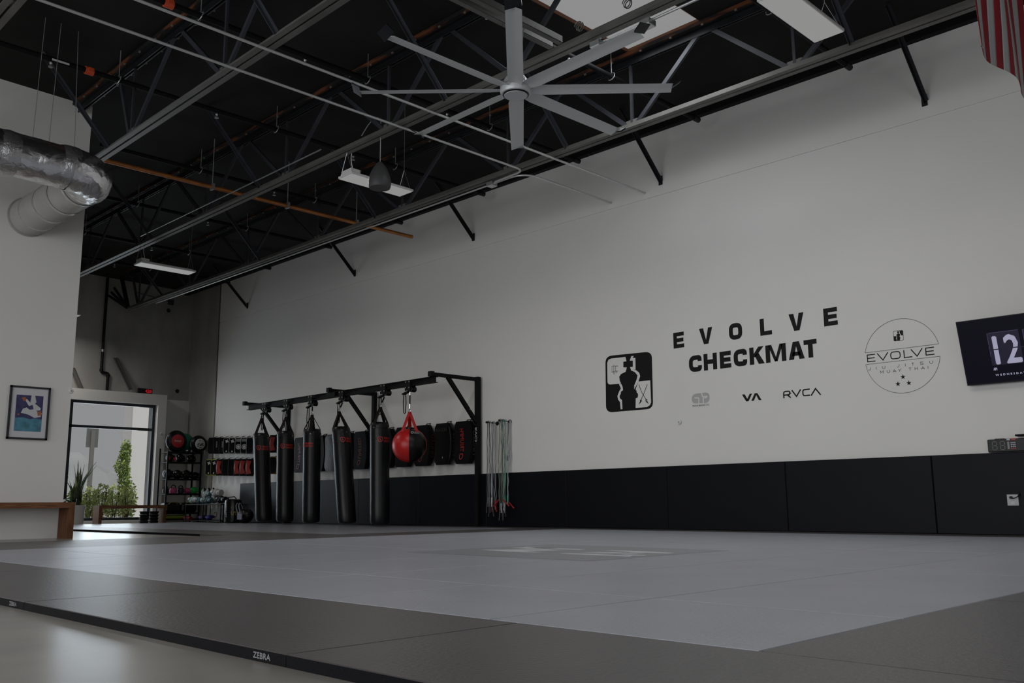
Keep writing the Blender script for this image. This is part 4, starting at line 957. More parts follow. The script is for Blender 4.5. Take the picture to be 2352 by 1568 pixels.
# ================================================================== PADS ON THE WALL
def curved_pad(mb, x0, yc, zc, wy, hz, th_, bend, n=10, rnd=.25):
    """pad hung flat on the wall plane x0, bent about a level axis, its middle nearest the wall"""
    k = len(mb.v)
    for i in range(n+1):
        f_ = i/n*2-1; z = zc+f_*hz/2; xo = -bend*f_*f_; s = 1-rnd*abs(f_)**6
        for (u, v) in ((-1, .25), (-.9, 0), (.9, 0), (1, .25), (1, .75), (.9, 1), (-.9, 1), (-1, .75)):
            mb.v.append((x0+xo-v*th_*s, yc+u*wy/2*s, z))
    for i in range(n):
        for j in range(8): a_ = k+i*8+j; b_ = k+i*8+(j+1) % 8; mb.f.append((a_, b_, b_+8, a_+8))
    mb.f += [tuple(k+j for j in range(8))[::-1], tuple(k+n*8+j for j in range(8))]
    return mb
def face_fn(x0, yc, zc, hz, th_, bend):
    def fn(u, z):
        f_ = (z-zc)/(hz/2); return Vector((x0-bend*f_*f_-th_-.003, yc+u, z))
    return fn
SH = [1064, 1018, 970, 926, 886, 829, 795, 762, 733, 690]
SLAB = ['black kick shield with a red vertical print, hung next to the near rack post', 'glossy black kick shield printed REVGEAR', 'black kick shield with red lettering partly behind the ball bag', 'black kick shield behind the ball bag', 'plain black kick shield between the ball bag and the middle post bag',
        'creased black kick shield with a faint dark red print', 'bulging black kick shield beside the tilted bag', 'shiny black kick shield with a white lower edge', 'dark kick shield with a small red print beside the bag with its print turned away', 'black kick shield with faint red and white print between two tall bags']
for k, px in enumerate(SH):
    p = on(px, 1028, 0, D-.16); yc = p.y; wy, hz, th_, bend = .46, .74, .14, .05; zc = 1.47
    t = thing('kick_shield', (D-.02, yc, zc-hz/2), SLAB[k], 'kick shield')
    x0 = D-.035
    curved_pad(MB(), x0, yc, zc, wy, hz, th_, bend).build('body', LEATHG if k in (1, 7) else LEATHM, t, True)
    fn = face_fn(x0, yc, zc, hz, th_, bend)
    if k in (0, 2, 5, 9):
        b = MB(); vs, fs, a_, c_ = text_polys('TRIUMPH' if k != 5 else 'UNITED', .40, .10); 
        b.add([fn(.06-y_, zc-.16+x_) for x_, y_ in vs], fs); b.build('face_print', REDP if k == 0 else REDD, t)
        b = MB()
        for qd in stroke2(fillet([(0, .10, 0), (.085, .10, 0), (.08, .03, 0), (.04, 0, 0), (0, .03, 0)], .02, 3, True), .014, True): b.poly([fn(.055-q_.x, zc-.30+q_.y) for q_ in qd])
        b.build('shield_print', REDP if k == 0 else REDD, t)
    if k == 1:
        b = MB(); vs, fs, _, _ = text_polys('REVGEAR', .30, .06); b.add([fn(.15-x_, zc+.22+y_) for x_, y_ in vs], fs); b.build('face_print', mat('print_brown', (.05, .04, .03), .6), t)
        b = MB(); b.box(x0-th_-.05, x0-th_-.049, yc-.06, yc-.05, zc-.26, zc-.23); b.build('face_mark', INKT, t)
    if k == 7: curved_pad(MB(), x0-.005, yc, zc-.30, wy*.98, .02, th_, 0, 2).build('edge_trim', INKT, t, True)
    # near side print
    if k in (0, 1, 2):
        b = MB(); vs, fs, _, _ = text_polys(['UNITED', 'REVGEAR', 'UNITED'][k], .42, .06)
        b.add([Vector((x0-bend*((zc-.22+x_-zc)/(hz/2))**2-.035-y_, yc-wy/2-.003, zc-.22+x_)) for x_, y_ in vs], fs)
        b.build('side_print', [INKT, mat('print_brown', (.05, .04, .03), .6), REDD][k] if k != 0 else mat('print_grey', (.08, .08, .09), .6), t)
    MB().tube([(x0-.02, yc-.05, zc+hz/2-.01), (D-.01, yc-.05, zc+hz/2+.04), (D-.01, yc+.05, zc+hz/2+.04), (x0-.02, yc+.05, zc+hz/2-.01)], .008, 6).build('hanging_loop', BLK, t)
YEL = mat('pad_yellow', (.34, .42, .05), .5); GOLD = mat('pad_gold', (.28, .15, .03), .5); PW = mat('pad_white', (.40, .39, .37), .5)
def strike_pad(px, py, side, facec, lab, mark=None, hz=.39, wy=.20, th_=.12):
    # hung by its straps and turned half away from the wall
    p = on(px, py, 0, D-.14); t = thing('strike_pad', (D-.14, p.y, p.z-hz/2), lab, 'strike pad')
    Mr = Matrix.Translation((D-.13, p.y, p.z))@Matrix.Rotation(R(42), 4, 'Z')
    put = lambda b: MB().merge(b, Mr)
    put(curved_pad(MB(), .06, 0, 0, wy*1.06, hz, th_*.72, .025, 8)).build('body', side, t, True)
    put(curved_pad(MB(), .06-th_*.68, .012 if side is not LEATHM else 0, 0, wy*(.72 if side is not LEATHM else .9), hz*(.88 if side is not LEATHM else .95), th_*.32, .025, 8)).build('face', facec, t, True)
    f0_ = face_fn(.06-th_*.68, 0, 0, hz, th_*.32, .025)
    P_ = lambda polys, nm, mt: [MB().merge(sum_polys([[f0_(u, v) for u, v in pl] for pl in polys]), Mr).build(nm, mt, t)]
    if mark == 'star':
        P_([[((.05 if i % 2 == 0 else .026)*math.cos(i*math.pi/4+.4), .10+(.05 if i % 2 == 0 else .026)*math.sin(i*math.pi/4+.4)) for i in range(8)], [(.018*math.cos(i*.8), -.14+.018*math.sin(i*.8)) for i in range(8)]], 'mark', INKT)
    if mark == 'target':
        q_ = []
        for r_, w_ in ((.052, .016), (.016, .03)): q_ += [[(v.x, v.y-.03) for v in qd] for qd in stroke2([(r_*math.cos(i*math.pi/10), r_*math.sin(i*math.pi/10)) for i in range(20)], w_, True)]
        P_(q_, 'mark', INKT); P_([[(-.06, .09), (.06, .09), (.06, .15), (-.06, .15)]], 'mark', RGY)
    if mark == 'script': P_([[(-.015, -.05), (.015, -.05), (.015, .10), (-.015, .10)]], 'mark', mat('print_grey2', (.16, .16, .16), .6))
    if mark == 'patch': P_([[(-.06, -.14), (.05, -.16), (.08, .0), (.05, .16), (-.05, .14), (-.01, 0)]], 'mark', REDP)
    MB().tube([(D-.13, p.y, p.z+hz/2-.02), (D-.03, p.y, p.z+hz/2+.03), (D-.002, p.y, p.z+hz/2+.03)], .008, 5).build('hanging_loop', BLK, t)
def sum_polys(pls):
    b = MB()
    for pl in pls: b.poly(pl)
    return b
UP_ = 'upper row of pads'; LO_ = 'lower row of pads'
for px, side, face, lab, mk in ((487, LEATHM, LEATHM, 'plain black strike pad at the corner end of the upper row', None), (499, LEATHM, LEATHM, 'black strike pad with pale script, second in the upper row', 'script'), (512, LEATHM, LEATHM, 'black strike pad with pale script, third in the upper row', 'script'),
        (522, PW, LEATHM, 'white-edged black strike pad with a star, next to the script pads', 'star'), (535, PW, LEATHM, 'white-edged black strike pad with a star, next to the target pads', 'star'), (549, PW, LEATHM, 'white-edged black strike pad with a round target, beside the star pads', 'target'),
        (562, PW, LEATHM, 'black strike pad with a bold round target in the upper row', 'target'), (575, RGY, LEATHM, 'black strike pad with a grey edge in the upper row', None), (590, LEATHM, LEATHM, 'black strike pad in the upper row behind the far bag', None), (628, LEATHM, LEATHM, 'black and red strike pad in the upper row between two bags', 'patch')):
    strike_pad(px, 1023 if px < 600 else 1019, side, face, lab, mk)
for px, side, face, lab, mk in ((481, YEL, LEATHM, 'yellow-edged black strike pad with a star at the corner end of the lower row', 'star'), (493, YEL, LEATHM, 'yellow-edged black strike pad with a star beside the red pads', 'star'), (505, LEATHM, LEATHM, 'black and red strike pad next to the yellow pads', 'patch'), (519, LEATHM, LEATHM, 'plain black strike pad in the lower row beside the round black one', None),
        (533, LEATHM, LEATHM, 'plain round black strike pad in the middle of the lower row', None), (546, LEATHM, LEATHM, 'black strike pad with red patch, first of three red ones in the lower row', 'patch'), (559, LEATHM, LEATHM, 'black strike pad with red patch, middle of three red ones in the lower row', 'patch'), (573, LEATHM, LEATHM, 'black strike pad with red patch nearest the far bag in the lower row', 'patch'), (628, GOLD, LEATHM, 'gold and black strike pad in the lower row between two bags', None)):
    strike_pad(px, 1073 if px < 600 else 1068, side, face, lab, mk)
# ================================================================== CORNER: SHELVING AND GEAR
SY0, SY1, SX0, SX1 = 22.05, 22.5, 10.18, 11.05
SZ = [on(400, py, 1, SY0).z for py in (1034, 1057, 1096, 1130, 1174)]; SZ = [z-.04 for z in SZ]
t = thing('shelving_unit', (10.6, 22.3, 0), 'black metal shelving unit packed with training gear in the corner by the window', 'shelf')
for x in (SX0, SX1):
    for y in (SY0, SY1): MB().box(x-.018, x+.018, y-.018, y+.018, 0, SZ[0]+.02 if y == SY0 else SZ[0]+.1).build('upright', BLACKP, t)
for z in SZ+[.10]: MB().box(SX0, SX1, SY0, SY1, z-.02, z).box(SX0, SX1, SY0-.012, SY0, z-.03, z+.012).build('shelf_board', BLACKP, t)
gg = 'gear on the shelving unit'
def sh(x, z): return Vector((x, SY0+.2, z))
def mball(x, z, r, mt, lab, y=0.18, mk=None):
    c = Vector((x, SY0+y, z+r+.004)); o = tag(MB().ball(c, r, r, r, 20, 12).build('medicine_ball', mt, None, True), lab, 'ball')
    if mk: MB().add([c+Vector((.45*r*math.cos(a)*1.3, -math.sqrt(max(0, 1-(.585**2)))*r*1.03 if False else -r*.83, .62*r*math.sin(a)+.05*r)) for a in [i*math.pi/8 for i in range(16)]], [tuple(range(16))]).build('print_disc', mk, o)
    return o
REDG = mat('ball_red', (.42, .012, .018), .5); GRN = mat('ball_green', (.008, .13, .075), .5)
def round_shield(x, z, r, mt, dm, lab, y=.05, detail=None):
    c = Vector((x, SY0+y, z+r+.004)); t = thing('round_shield', c-Vector((0, 0, r)), lab, 'round shield')
    MB().lathe([(r*.5, .10), (r*.95, .09), (r, .05), (r*.96, .01), (r*.8, -.03), (r*.3, -.045)], 26, c, 'y').build('body', mt, t, True)
    MB().lathe([(r*.60, -.040), (r*.55, -.047), (r*.2, -.05)], 22, c, 'y').build('print_disc', dm, t, True)
    if detail:
        b = MB(); put_text(b, detail, c+Vector((-r*.36, -.053, -r*.12)), (1, 0, 0), (0, 0, 1), width=r*.72, height=r*.22, bold=.002); b.build('print', INKT if dm != INKT else VINYL, t)
z0 = SZ[0]
round_shield(10.42, z0, .27, LEATH, REDG, 'black round strike shield with a red disc on the top shelf', .05, 'TITLE' if False else None)
put_text(MB(), 'ooo', (10.33, SY0-.002, z0+.25), (1, 0, 0), (0, 0, 1), width=.17, height=.05).build('print', INKT, bpy.data.objects['round_shield'])
mball(10.78, z0, .25, GRN, 'large green ball behind the round shields on the top shelf', .43)
round_shield(11.0, z0-.0, .22, LEATH, INKT, 'black round strike shield with a busy white print on the top shelf', .04)
b = MB(); random.seed(5)
for i in range(12): 
    a = random.uniform(0, 6.28); rr = random.uniform(.02, .10); b.box(11.0+rr*math.cos(a)-.02, 11.0+rr*math.cos(a)+.02, SY0-.02, SY0-.0135, z0+.22+rr*math.sin(a)-.008, z0+.22+rr*math.sin(a)+.008)
b.build('print', VINYL, bpy.data.objects['round_shield.001'])
round_shield(10.74, z0, .045, LEATH, BLK, 'small black round pad standing between the printed round shields', .05)
def headgear(x, z, s, lab, mt=LEATH, acc=None):
    c = Vector((x, SY0+.19, z+.128*s)); t = thing('headgear', c-Vector((0, 0, .11*s)), lab, 'headgear', None)
    MB().ball(c, .12*s, .13*s, .125*s, 16, 10).build('shell', mt, t, True)
    for sg in (-1, 1): MB().ball(c+Vector((sg*.085*s, -.09*s, -.03*s)), .045*s, .05*s, .07*s, 10, 7).build('cheek_pad', acc or mt, t, True)
    MB().bar(c+Vector((-.09*s, -.11*s, .05*s)), c+Vector((.09*s, -.11*s, .05*s)), .04*s, .05*s).build('brow_pad', mt, t)
headgear(10.32, SZ[1], .85, 'black headgear with a red cheek on the second shelf', LEATH, REDL); headgear(10.58, SZ[1], .85, 'black headgear in the middle of the second shelf'); headgear(10.86, SZ[1], .8, 'glossy black headgear at the end of the second shelf', LEATHG)
headgear(10.28, SZ[2], 1.0, 'large black headgear near the window side of the third shelf'); headgear(10.53, SZ[2], .92, 'black headgear second on the third shelf', LEATHG); headgear(10.77, SZ[2], .92, 'black headgear third on the third shelf'); headgear(11.0, SZ[2], .76, 'small black headgear at the end of the third shelf', LEATHG)
def kettlebell(x, z, s, mt, lab, lay=False):
    c = Vector((x, SY0+.14, z+.095*s)); t = thing('kettlebell', c-Vector((0, 0, .09*s)), lab, 'kettlebell')
    if lay:
        MB().ball(c, .10*s, .09*s, .09*s, 16, 10).build('bell', mt, t, True)
        MB().box(c.x+.08*s, c.x+.20*s, c.y-.045, c.y+.045, c.z-.045*s, c.z+.045*s).build('handle', mt, t, bevel=.015)
    else:
        MB().lathe([(.05*s, -.09*s), (.08*s, -.08*s), (.1*s, -.02*s), (.09*s, .05*s), (.05*s, .08*s)], 18, c).build('bell', mt, t, True)
        MB().tube([c+Vector((.07*s*math.cos(a), 0, .05*s+.09*s*math.sin(a))) for a in [i*math.pi/10 for i in range(11)]], .014*s, 8).build('handle', BLK, t, True)
PINK = mat('neoprene_pink', (.42, .06, .16), .5); GRN2 = mat('neoprene_green', (.015, .38, .06), .5); NAVY = mat('neoprene_navy', (.012, .013, .03), .5)
kettlebell(10.24, SZ[3], .8, BLK, 'small black kettlebell at the window end of the fourth shelf'); kettlebell(10.43, SZ[3], .9, PINK, 'kettlebell with a pink bell and pale handle ring'); kettlebell(10.62, SZ[3], .85, NAVY, 'dark navy kettlebell between the pink ones'); 
t = thing('dumbbell', (10.77, SY0+.1, SZ[3]), 'short pink neoprene dumbbell end beside the green kettlebell', 'dumbbell')
MB().lathe([(.06, -.06), (.07, -.05), (.07, .05), (.06, .06)], 12, (10.775, SY0+.10, SZ[3]+.075), 'x').build('head', PINK, t, True); MB().lathe([(.02, .06), (.02, .08)], 10, (10.775, SY0+.10, SZ[3]+.075), 'x').build('grip', BLK, t)
kettlebell(10.965, SZ[3], .95, GRN2, 'bright green kettlebell lying on the fourth shelf', True)
def glovebag(x, z, sx, sz, lab, mt=LEATH):
    t = thing('gear_bag', (x, SY0+.2, z), lab, 'bag')
    MB().box(x-sx/2, x+sx/2, SY0+.05, SY0+.38, z+.003, z+sz).build('body', mt, t, bevel=min(sx, sz)*.25)
    MB().tube([(x-sx*.3, SY0+.05, z+sz*.8), (x-sx*.15, SY0+.03, z+sz*1.0), (x+sx*.15, SY0+.03, z+sz*1.0), (x+sx*.3, SY0+.05, z+sz*.8)], .009, 6).build('handle', GOLD if 'yellow' in lab else BLK, t, True)
glovebag(10.40, SZ[4], .40, .26, 'black gear bag with a yellow strap on the fifth shelf near the window'); glovebag(10.83, SZ[4], .42, .25, 'black gear bag with an arched yellow strap on the fifth shelf')
t = thing('pool_noodle_mat', (10.5, SY0+.2, .10), 'yellow-green foam roll lying on the bottom shelf', 'foam roll')
MB().tube([(10.24, SY0+.10, .15), (10.75, SY0+.10, .15)], .05, 14).build('roll', mat('foam_yellow', (.22, .30, .03), .7), t, True); MB().tube([(10.735, SY0+.10, .15), (10.755, SY0+.10, .15)], .03, 12).build('core', BLK, t)
# low rack along the wall with shin guards
BX0, BX1, BY0, BY1, BZ = 10.42, 10.98, 19.75, 21.5, .46
t = thing('low_gear_rack', (10.77, 20.6, MZ), 'low black gear rack against the white wall below the strike pads', 'rack')
MB().box(BX0, BX1, BY0, BY1, BZ-.03, BZ).build('top_board', LEATHM, t, bevel=.004); MB().box(BX0, BX1, BY0, BY1, MZ+.03, MZ+.05).build('bottom_board', LEATHM, t)
for x in (BX0+.02, BX1-.02):
    for y in (BY0+.02, (BY0+BY1)/2, BY1-.02): MB().box(x-.012, x+.012, y-.012, y+.012, MZ, BZ-.03).build('leg', LEATHM, t)
MINT = mat('gear_mint', (.26, .34, .31), .5); TEALD = mat('gear_teal', (.03, .09, .10), .5)
def shin(y, tilt, lab, c1=LEATH, c2=PW):
    t = thing('shin_guard', (10.72, y, BZ), lab, 'shin guard')
    M_ = Matrix.Translation((10.84, y, BZ+.20))@Matrix.Rotation(R(tilt), 4, 'X')
    b = MB(); curved_pad(b, .05, 0, 0, .13, .36, .06, .03, 8); MB().merge(b, M_).build('shell', c1, t, True)
    for s in (-1, 0, 1): 
        b = MB().box(-.05, -.043, s*.042-.010, s*.042+.010, -.15, .15); MB().merge(b, M_).build('stripe', c2, t)
    b = MB().ball((-.02, 0, -.15), .09, .075, .05, 12, 8); MB().merge(b, M_).build('foot_pad', c2, t, True)
shin(21.35, -25, 'black shin guard with white stripes leaning at the corner end of the low rack'); shin(21.12, -28, 'black and white striped shin guard in the middle of the low rack'); shin(20.88, -32, 'black shin guard with white edge next to the white gloves')
def glove(y, z, mt, lab, x=10.68, s=1., cuff=None):
    t = thing('boxing_glove', (x, y, z), lab, 'boxing glove')
    x = x-.08; c = Vector((x, y, z+.084*s)); MB().ball(c, .085*s, .12*s, .08*s, 16, 10).build('mitt', mt, t, True)
    MB().ball(c+Vector((-.06*s, .03*s, .02*s)), .04*s, .07*s, .04*s, 12, 8).build('thumb', mt, t, True)
    MB().lathe([(.055*s, -.20*s), (.062*s, -.19*s), (.058*s, -.08*s)], 14, c, 'y').build('cuff', cuff or mt, t, True)
    MB().box(c.x-.066*s, c.x+.06*s, c.y-.16*s, c.y-.11*s, c.z-.02, c.z+.02).build('wrist_strap', BLK, t)
glove(21.30, BZ, MINT, 'mint white boxing glove in front of the striped shin guards', 10.60, 1.1, PW); glove(20.93, BZ, TEALD, 'dark teal boxing glove on the low rack', 10.6, 1., MINT)
glove(20.60, BZ, TEALD, 'dark teal boxing glove under the white ones', 10.62, .95); glove(20.40, BZ+.15, PW, 'white boxing glove on top of the dark one', 10.72, 1.2); glove(20.04, BZ, LEATH, 'black boxing glove at the end of the low rack', 10.66, 1.1); glove(20.80, BZ+.16, MINT, 'mint boxing glove lying on the teal ones', 10.7, .9, TEALD)
glove(21.76, MZ, REDD, 'dark red boxing glove on the floor in the corner beside the low rack', 10.7, .9)
for y, mt, lab in ((21.1, mat('belt_violet', (.05, .02, .12), .7), 'violet cloth bundle under the low rack'), (20.75, mat('belt_blue', (.015, .015, .16), .7), 'blue cloth bundle under the low rack')):
    tag(MB().ball((10.7, y, MZ+.112), .12, .14, .055, 14, 8).ball((10.62, y-.08, MZ+.092), .06, .07, .035, 10, 6).build('cloth_bundle', mt, None, True), lab, 'cloth')
tag(MB().tube(fillet([(10.6, 20.45, MZ+.075), (10.6, 20.3, MZ+.10), (10.6, 20.25, MZ+.2), (10.62, 20.35, MZ+.25), (10.62, 20.42, MZ+.2)], .06), .012, 8).build('rope_piece', mat('rope_tan', (.20, .11, .04), .7), None, True), 'tan piece of rope under the low rack', 'rope')
# round gear bag with number
c = Vector((10.55, 19.42, MZ)); t = thing('duffel_bag', c, 'upright black duffel bag with a gold 15 beside the low rack', 'bag')
MB().lathe([(.14, .0), (.185, .02), (.19, .1), (.19, .42), (.18, .50), (.13, .525)], 26, c).build('body', LEATHG, t, True)
def cyl(u, v, r_=.1915): an = R(222)+u/r_; return c+Vector((r_*math.cos(an), r_*math.sin(an), v))
b = MB(); vs, fs, _, _ = text_polys('15', .20, .12); b.add([cyl(.02+y_-.0, .36-x_) for x_, y_ in vs], fs); b.build('number_print', mat('print_gold', (.26, .20, .05), .5), t)
b = MB(); vs, fs, _, _ = text_polys('TRIUMPH', .30, .035); b.add([cyl(-.12+y_, .12+x_) for x_, y_ in vs], fs); b.build('name_print', INKT, t)
MB().tube([c+Vector((-.1, .0, .5)), c+Vector((-.13, .0, .56)), c+Vector((.05, .05, .58)), c+Vector((.1, 0, .5))], .012, 8).build('carry_strap', BLK, t, True)
t = thing('sling_bag', (10.6, 18.95, MZ), 'slumped dark bag with pale straps on the floor beside the far punching bag', 'bag')
MB().ball((10.6, 18.95, MZ+.16), .16, .24, .16, 16, 10).build('body', LEATH, t, True)
for s in (0, .12): MB().tube(fillet([(10.44, 18.8+s, MZ+.1), (10.42, 18.95+s, MZ+.38), (10.55, 19.08+s, MZ+.46), (10.6, 19.05+s, MZ+.25)], .1), .012, 8).build('strap', RGY, t, True)
MB().box(10.40, 10.42, 18.75, 18.95, MZ+.08, MZ+.2).build('patch', mat('patch_lilac', (.12, .12, .18), .6), t)

# ================================================================== BY THE WINDOW
def bench(x0, x1, y0, y1, h, th, lab):
    t = thing('wooden_bench', ((x0+x1)/2, (y0+y1)/2, 0), lab, 'bench')
    b = MB().add([(x0, y0, h), (x1, y0, h), (x1, y1, h), (x0, y1, h), (x0+th, y0, h-th), (x1-th, y0, h-th), (x1-th, y1, h-th), (x0+th, y1, h-th)], [(0, 1, 2, 3), (7, 6, 5, 4), (0, 4, 5, 1), (2, 6, 7, 3), (0, 3, 7, 4), (1, 5, 6, 2)]); b.build('seat', WOOD, t)
    for s, xa, xi in ((0, x0, x0+th), (1, x1, x1-th)):
        b = MB().add([(xa, y0, 0), (xi, y0, 0), (xi, y1, 0), (xa, y1, 0), (xa, y0, h), (xi, y0, h-th), (xi, y1, h-th), (xa, y1, h)], [(0, 1, 2, 3), (4, 5, 6, 7), (0, 4, 5, 1), (1, 5, 6, 2), (2, 6, 7, 3), (3, 7, 4, 0)]); b.build('leg_panel', WOODV, t)
bench(2.6, 4.76, 13.0, 13.36, .475, .075, 'brown waterfall bench against the white partition below the picture')
struct(MB().box(-6.2, 4.88, YL-.012, YL, 0, .12).build('baseboard_left', WHITE))
bench(8.50, 10.08, 21.75, 22.1, .44, .07, 'brown waterfall bench in front of the street window')
# stacked black trays under the far end of that bench
for k, x in enumerate((9.62, 9.86)):
    for i in range(4):
        z = i*.075; tag(MB().lathe([(.085, z), (.09, z+.008), (.105, z+.055), (.112, z+.06), (.112, z+.072), (.09, z+.072)], 18, (x, 21.92, 0)).build('stacking_bowl', RUB, None, True), 'black rubber bowl in the stack under the window bench', 'bowl', 'black bowls stacked under the window bench')
# snake plant
PP = Vector((8.02, 21.9, 0)); t = thing('potted_plant', PP, 'snake plant with long striped leaves in a white round pot by the window', 'plant')
MB().lathe([(.17, 0), (.19, .01), (.215, .43), (.215, .45), (.19, .45), (.185, .40)], 28, PP).build('pot', mat('pot_white', (.5, .49, .47), .45), t, True)
MB().lathe([(.185, .39), (.02, .41)], 18, PP).build('soil', mat('soil', (.03, .02, .015), .9), t)
LEAF = mat('leaf_green', (.07, .105, .045), .45, var=.5, vscale=14); LEAFE = mat('leaf_pale', (.26, .28, .12), .45)
random.seed(21)
for i in range(36):
    an = random.uniform(0, 2*math.pi); ln = random.uniform(.55, 1.08); lean = random.uniform(.05, .42); base = PP+Vector((random.uniform(-.09, .09), random.uniform(-.09, .09), .40))
    if i > 29: ln = random.uniform(.5, .75); lean = 1.3; an = random.uniform(R(110), R(250))
    dr = Vector((math.cos(an), math.sin(an), 0)); tw_ = random.uniform(0, 3.14); b = MB(); n = 9; wv = Vector((math.cos(tw_), math.sin(tw_), 0))
    for j in range(n+1):
        f_ = j/n; bend = lean*f_*f_; drop = (.9*f_**2.6*ln if lean > 1 else 0)
        c_ = base+dr*(ln*bend)+Vector((0, 0, ln*f_*(1 if lean < 1 else .9)-drop*1.2)); wd = .036*(1-f_**3)*(.6+.8*math.sin(math.pi*min(1, f_*1.1+.15)))+.001
        b.v += [tuple(c_-wv*wd), tuple(c_+dr*.006), tuple(c_+wv*wd), tuple(c_-dr*.002)]
    for j in range(n):
        for q in range(4): a_ = j*4+q; b_ = j*4+(q+1) % 4; b.f.append((a_, b_, b_+4, a_+4))
    b.build('leaf', LEAFE if i % 6 == 5 else LEAF, t, True)
# LED clock on the ledge
p_ = on(334, 897, 1, f0+.02); z_ = 3.21
t = thing('led_clock', (p_.x, f0+.05, z_), 'small black clock with red digits 4:28 on the ledge above the window', 'clock')
MB().box(p_.x-.18, p_.x+.18, f0+.02, f0+.07, z_, z_+.13).build('case', BLK, t, bevel=.005)
put_text(MB(), '428', (p_.x-.0, f0+.0185, z_+.025), (1, 0, 0), (0, 0, 1), width=.155, height=.082, bold=.0018).build('digits', EMITR, t)
# framed picture on the partition
a, b_ = on(25, 884, 1, YL-.015), on(107, 1011, 1, YL-.015)
x0, x1, z1, z0 = on(19, 945, 1, YL-.015).x, on(112, 950, 1, YL-.015).x, a.z, b_.z
t = thing('framed_picture', (x0, YL-.02, z0), 'framed print of two wrestling figures in white on navy and teal', 'picture')
fy = YL-.03
for bb in ((x0, x1, z0, z0+.025), (x0, x1, z1-.025, z1), (x0, x0+.025, z0, z1), (x1-.025, x1, z0, z1)): MB().box(bb[0], bb[1], fy, YL, bb[2], bb[3]).build('frame_bar', FRAMEB, t)
MB().box(x0+.02, x1-.02, fy+.014, YL-.002, z0+.02, z1-.02).build('mount', mat('paper_white', (.6, .59, .62), .8), t)
ax0, ax1, az0, az1 = x0+.085, x1-.085, z0+.11, z1-.12
def pic(polys, nm, mt, off):
    b = MB()
    for pl in polys: b.poly([(ax0+u*(ax1-ax0), fy+.014-off, az0+v*(az1-az0)) for u, v in pl])
    b.build(nm, mt, t)
pic([[(0, 0), (1, 0), (1, 1), (0, 1)]], 'print_sky', mat('print_navy', (.045, .04, .12), .7, var=.3, vscale=20), .001)
pic([[(0, 0), (1, 0), (1, .34), (.8, .37), (.55, .34), (.3, .38), (0, .36)]], 'print_ground', mat('print_teal', (.07, .22, .30), .7, var=.3, vscale=14), .002)
pic([[(.55, 1), (.68, 1), (.75, .82), (.70, .78), (.93, .66), (.92, .60), (.75, .58), (.98, .52), (.95, .42), (.72, .38), (.55, .44), (.40, .48), (.20, .50), (.27, .62), (.40, .66), (.52, .60), (.66, .62), (.62, .74), (.48, .70), (.33, .86), (.38, .90), (.52, .80)]], 'print_figures', mat('print_white', (.55, .55, .56), .7), .003)
pic([[(.18, .92), (.33, .95), (.36, .86), (.28, .82)], [(.80, .55), (.95, .58), (.96, .46), (.84, .44)], [(.06, .47), (.16, .48), (.14, .42)]], 'print_accents', mat('print_orange', (.38, .12, .05), .7), .004)

# ================================================================== OUTSIDE THE WINDOW
GR = mat('outside_ground', (.42, .40, .37), .9, var=.1, vscale=1)
struct(MB().box(-20, 60, 23.6, 90, -.3, -.06).build('ground_outside', GR))
t = thing('sign_post', (0, 0, 0), 'grey street sign seen from behind on a square post outside the window', 'sign')
s0 = on(213, 1000, 1, 30.0)
t.location = (s0.x, 30, -.06); INV[t.name] = Matrix.Translation((-s0.x, -30, .06))
zt_ = on(213, 983, 1, 30).z; zs = on(213, 1027, 1, 30).z; xl = on(200, 1000, 1, 30).x; xr = on(227, 1000, 1, 30).x
PG = mat('post_grey', (.20, .20, .19), .6)
MB().box(s0.x-.06, s0.x+.06, 29.95, 30.03, -.06, zt_-.08).build('post', PG, t); MB().box(xl, xr, 30.03, 30.05, zs, zt_).build('sign_back', mat('sign_grey', (.16, .17, .17), .5), t)
p0, p1 = on(296, 1100, 1, 27.0), on(352, 1100, 1, 27.0)
struct(MB().box(p0.x, p1.x+1.2, 27.0, 27.6, -.06, 6).build('wall_outside_pier', mat('pier_white', (.92, .92, .92), .8)))
LG = mat('shrub_leaf', (.42, .50, .18), .6, var=.35, vscale=6); LG2 = mat('tree_leaf', (.28, .38, .10), .6, var=.35, vscale=5); TW = mat('twig', (.10, .06, .03), .8)
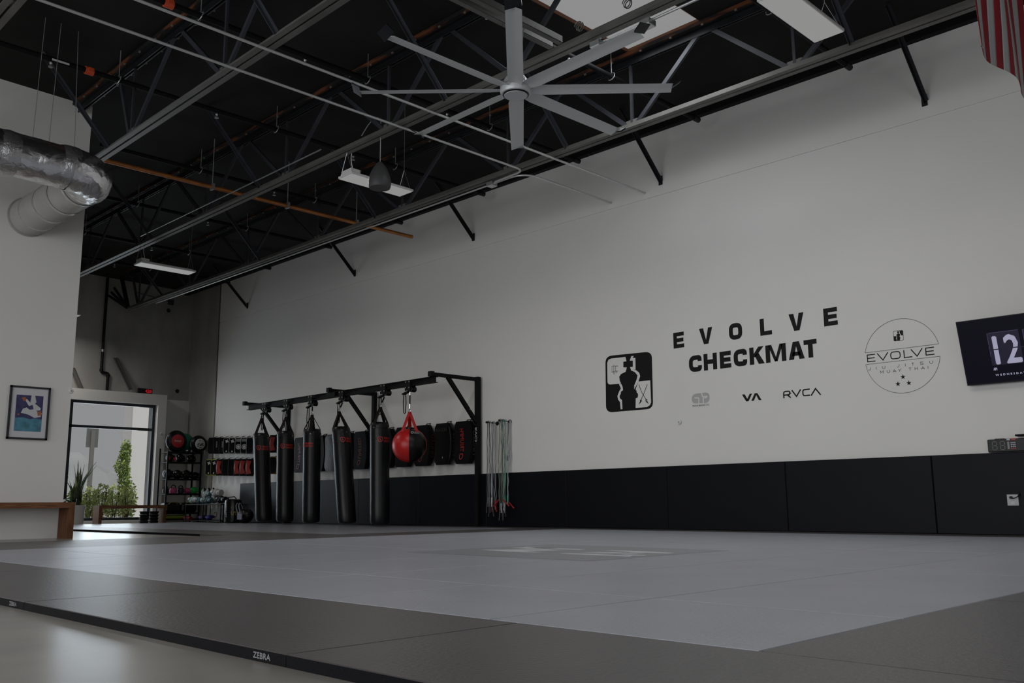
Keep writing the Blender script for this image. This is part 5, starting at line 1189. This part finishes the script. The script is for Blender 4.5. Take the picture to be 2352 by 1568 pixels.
def foliage(n, cx, cy, cz, rx, ry, rz, size, seed):
    random.seed(seed); b = MB()
    for i in range(n):
        while True:
            u, v, w_ = [random.uniform(-1, 1) for _ in range(3)]
            if u*u+v*v+w_*w_ < 1: break
        c_ = Vector((cx+u*rx, cy+v*ry, cz+w_*rz)); d1 = Vector([random.uniform(-1, 1) for _ in range(3)]).normalized(); d2 = d1.cross(Vector([random.uniform(-1, 1) for _ in range(3)])).normalized()
        s = size*random.uniform(.6, 1.3); b.add([c_-d1*s, c_+d2*s*.45+Vector((0, 0, s*.1)), c_+d1*s, c_-d2*s*.45+Vector((0, 0, s*.1))], [(0, 1, 2, 3)])
    return b
for i, (px, w_, h) in enumerate(((172, .30, .85), (205, .28, .95), (235, .28, 1.0), (262, .26, 1.0), (292, .24, .9))):
    c_ = on(px, 1150, 1, 25.6+.62*(i % 2)); t = thing('shrub', (c_.x, c_.y, -.06), 'leafy light green shrub just outside the window', 'shrub', 'shrubs outside the window')
    o = foliage(520, c_.x, c_.y, h*.52, w_, .28, h*.52, .05, 40+i).build('foliage', LG, t); o['kind'] = 'stuff'
    b = MB(); random.seed(i)
    for q in range(7): b.tube([(c_.x, c_.y, -.06), (c_.x+random.uniform(-.2, .2), c_.y+random.uniform(-.2, .2), h*.8)], .01, 5)
    b.build('stems', TW, t)
c_ = on(289, 1080, 1, 26.6); t = thing('young_tree', (c_.x, c_.y, -.06), 'slender green tree beside the white pier outside the window', 'tree')
b = MB()
for zc, rx_, rz_ in ((.65, .26, .55), (1.15, .14, .45), (1.55, .20, .35), (1.95, .11, .36)): b.merge(foliage(420, c_.x+.1*math.sin(zc*3), c_.y, zc, rx_, .3, rz_, .05, int(zc*100)))
o = b.build('foliage', LG2, t); o['kind'] = 'stuff'
MB().tube([(c_.x, c_.y, -.06), (c_.x+.03, c_.y, 1.2), (c_.x, c_.y, 2.15)], [.035, .025, .01], 8).build('trunk', TW, t)
hl = MB(); random.seed(2); n = 30
for i in range(n+1):
    x = -10+i*3.2; h = 5.5+1.6*math.sin(i*.7)+.8*math.sin(i*1.9)
    hl.v += [(x, 84, -.3), (x, 88, h*.6), (x, 95, h), (x, 99, -.3)]
for i in range(n):
    for q in range(3): a_ = i*4+q; hl.f.append((a_, a_+4, a_+5, a_+1))
struct(hl.build('hillside_outside', mat('hill_pale', (.29, .30, .305), .9, var=.10, vscale=.25)))
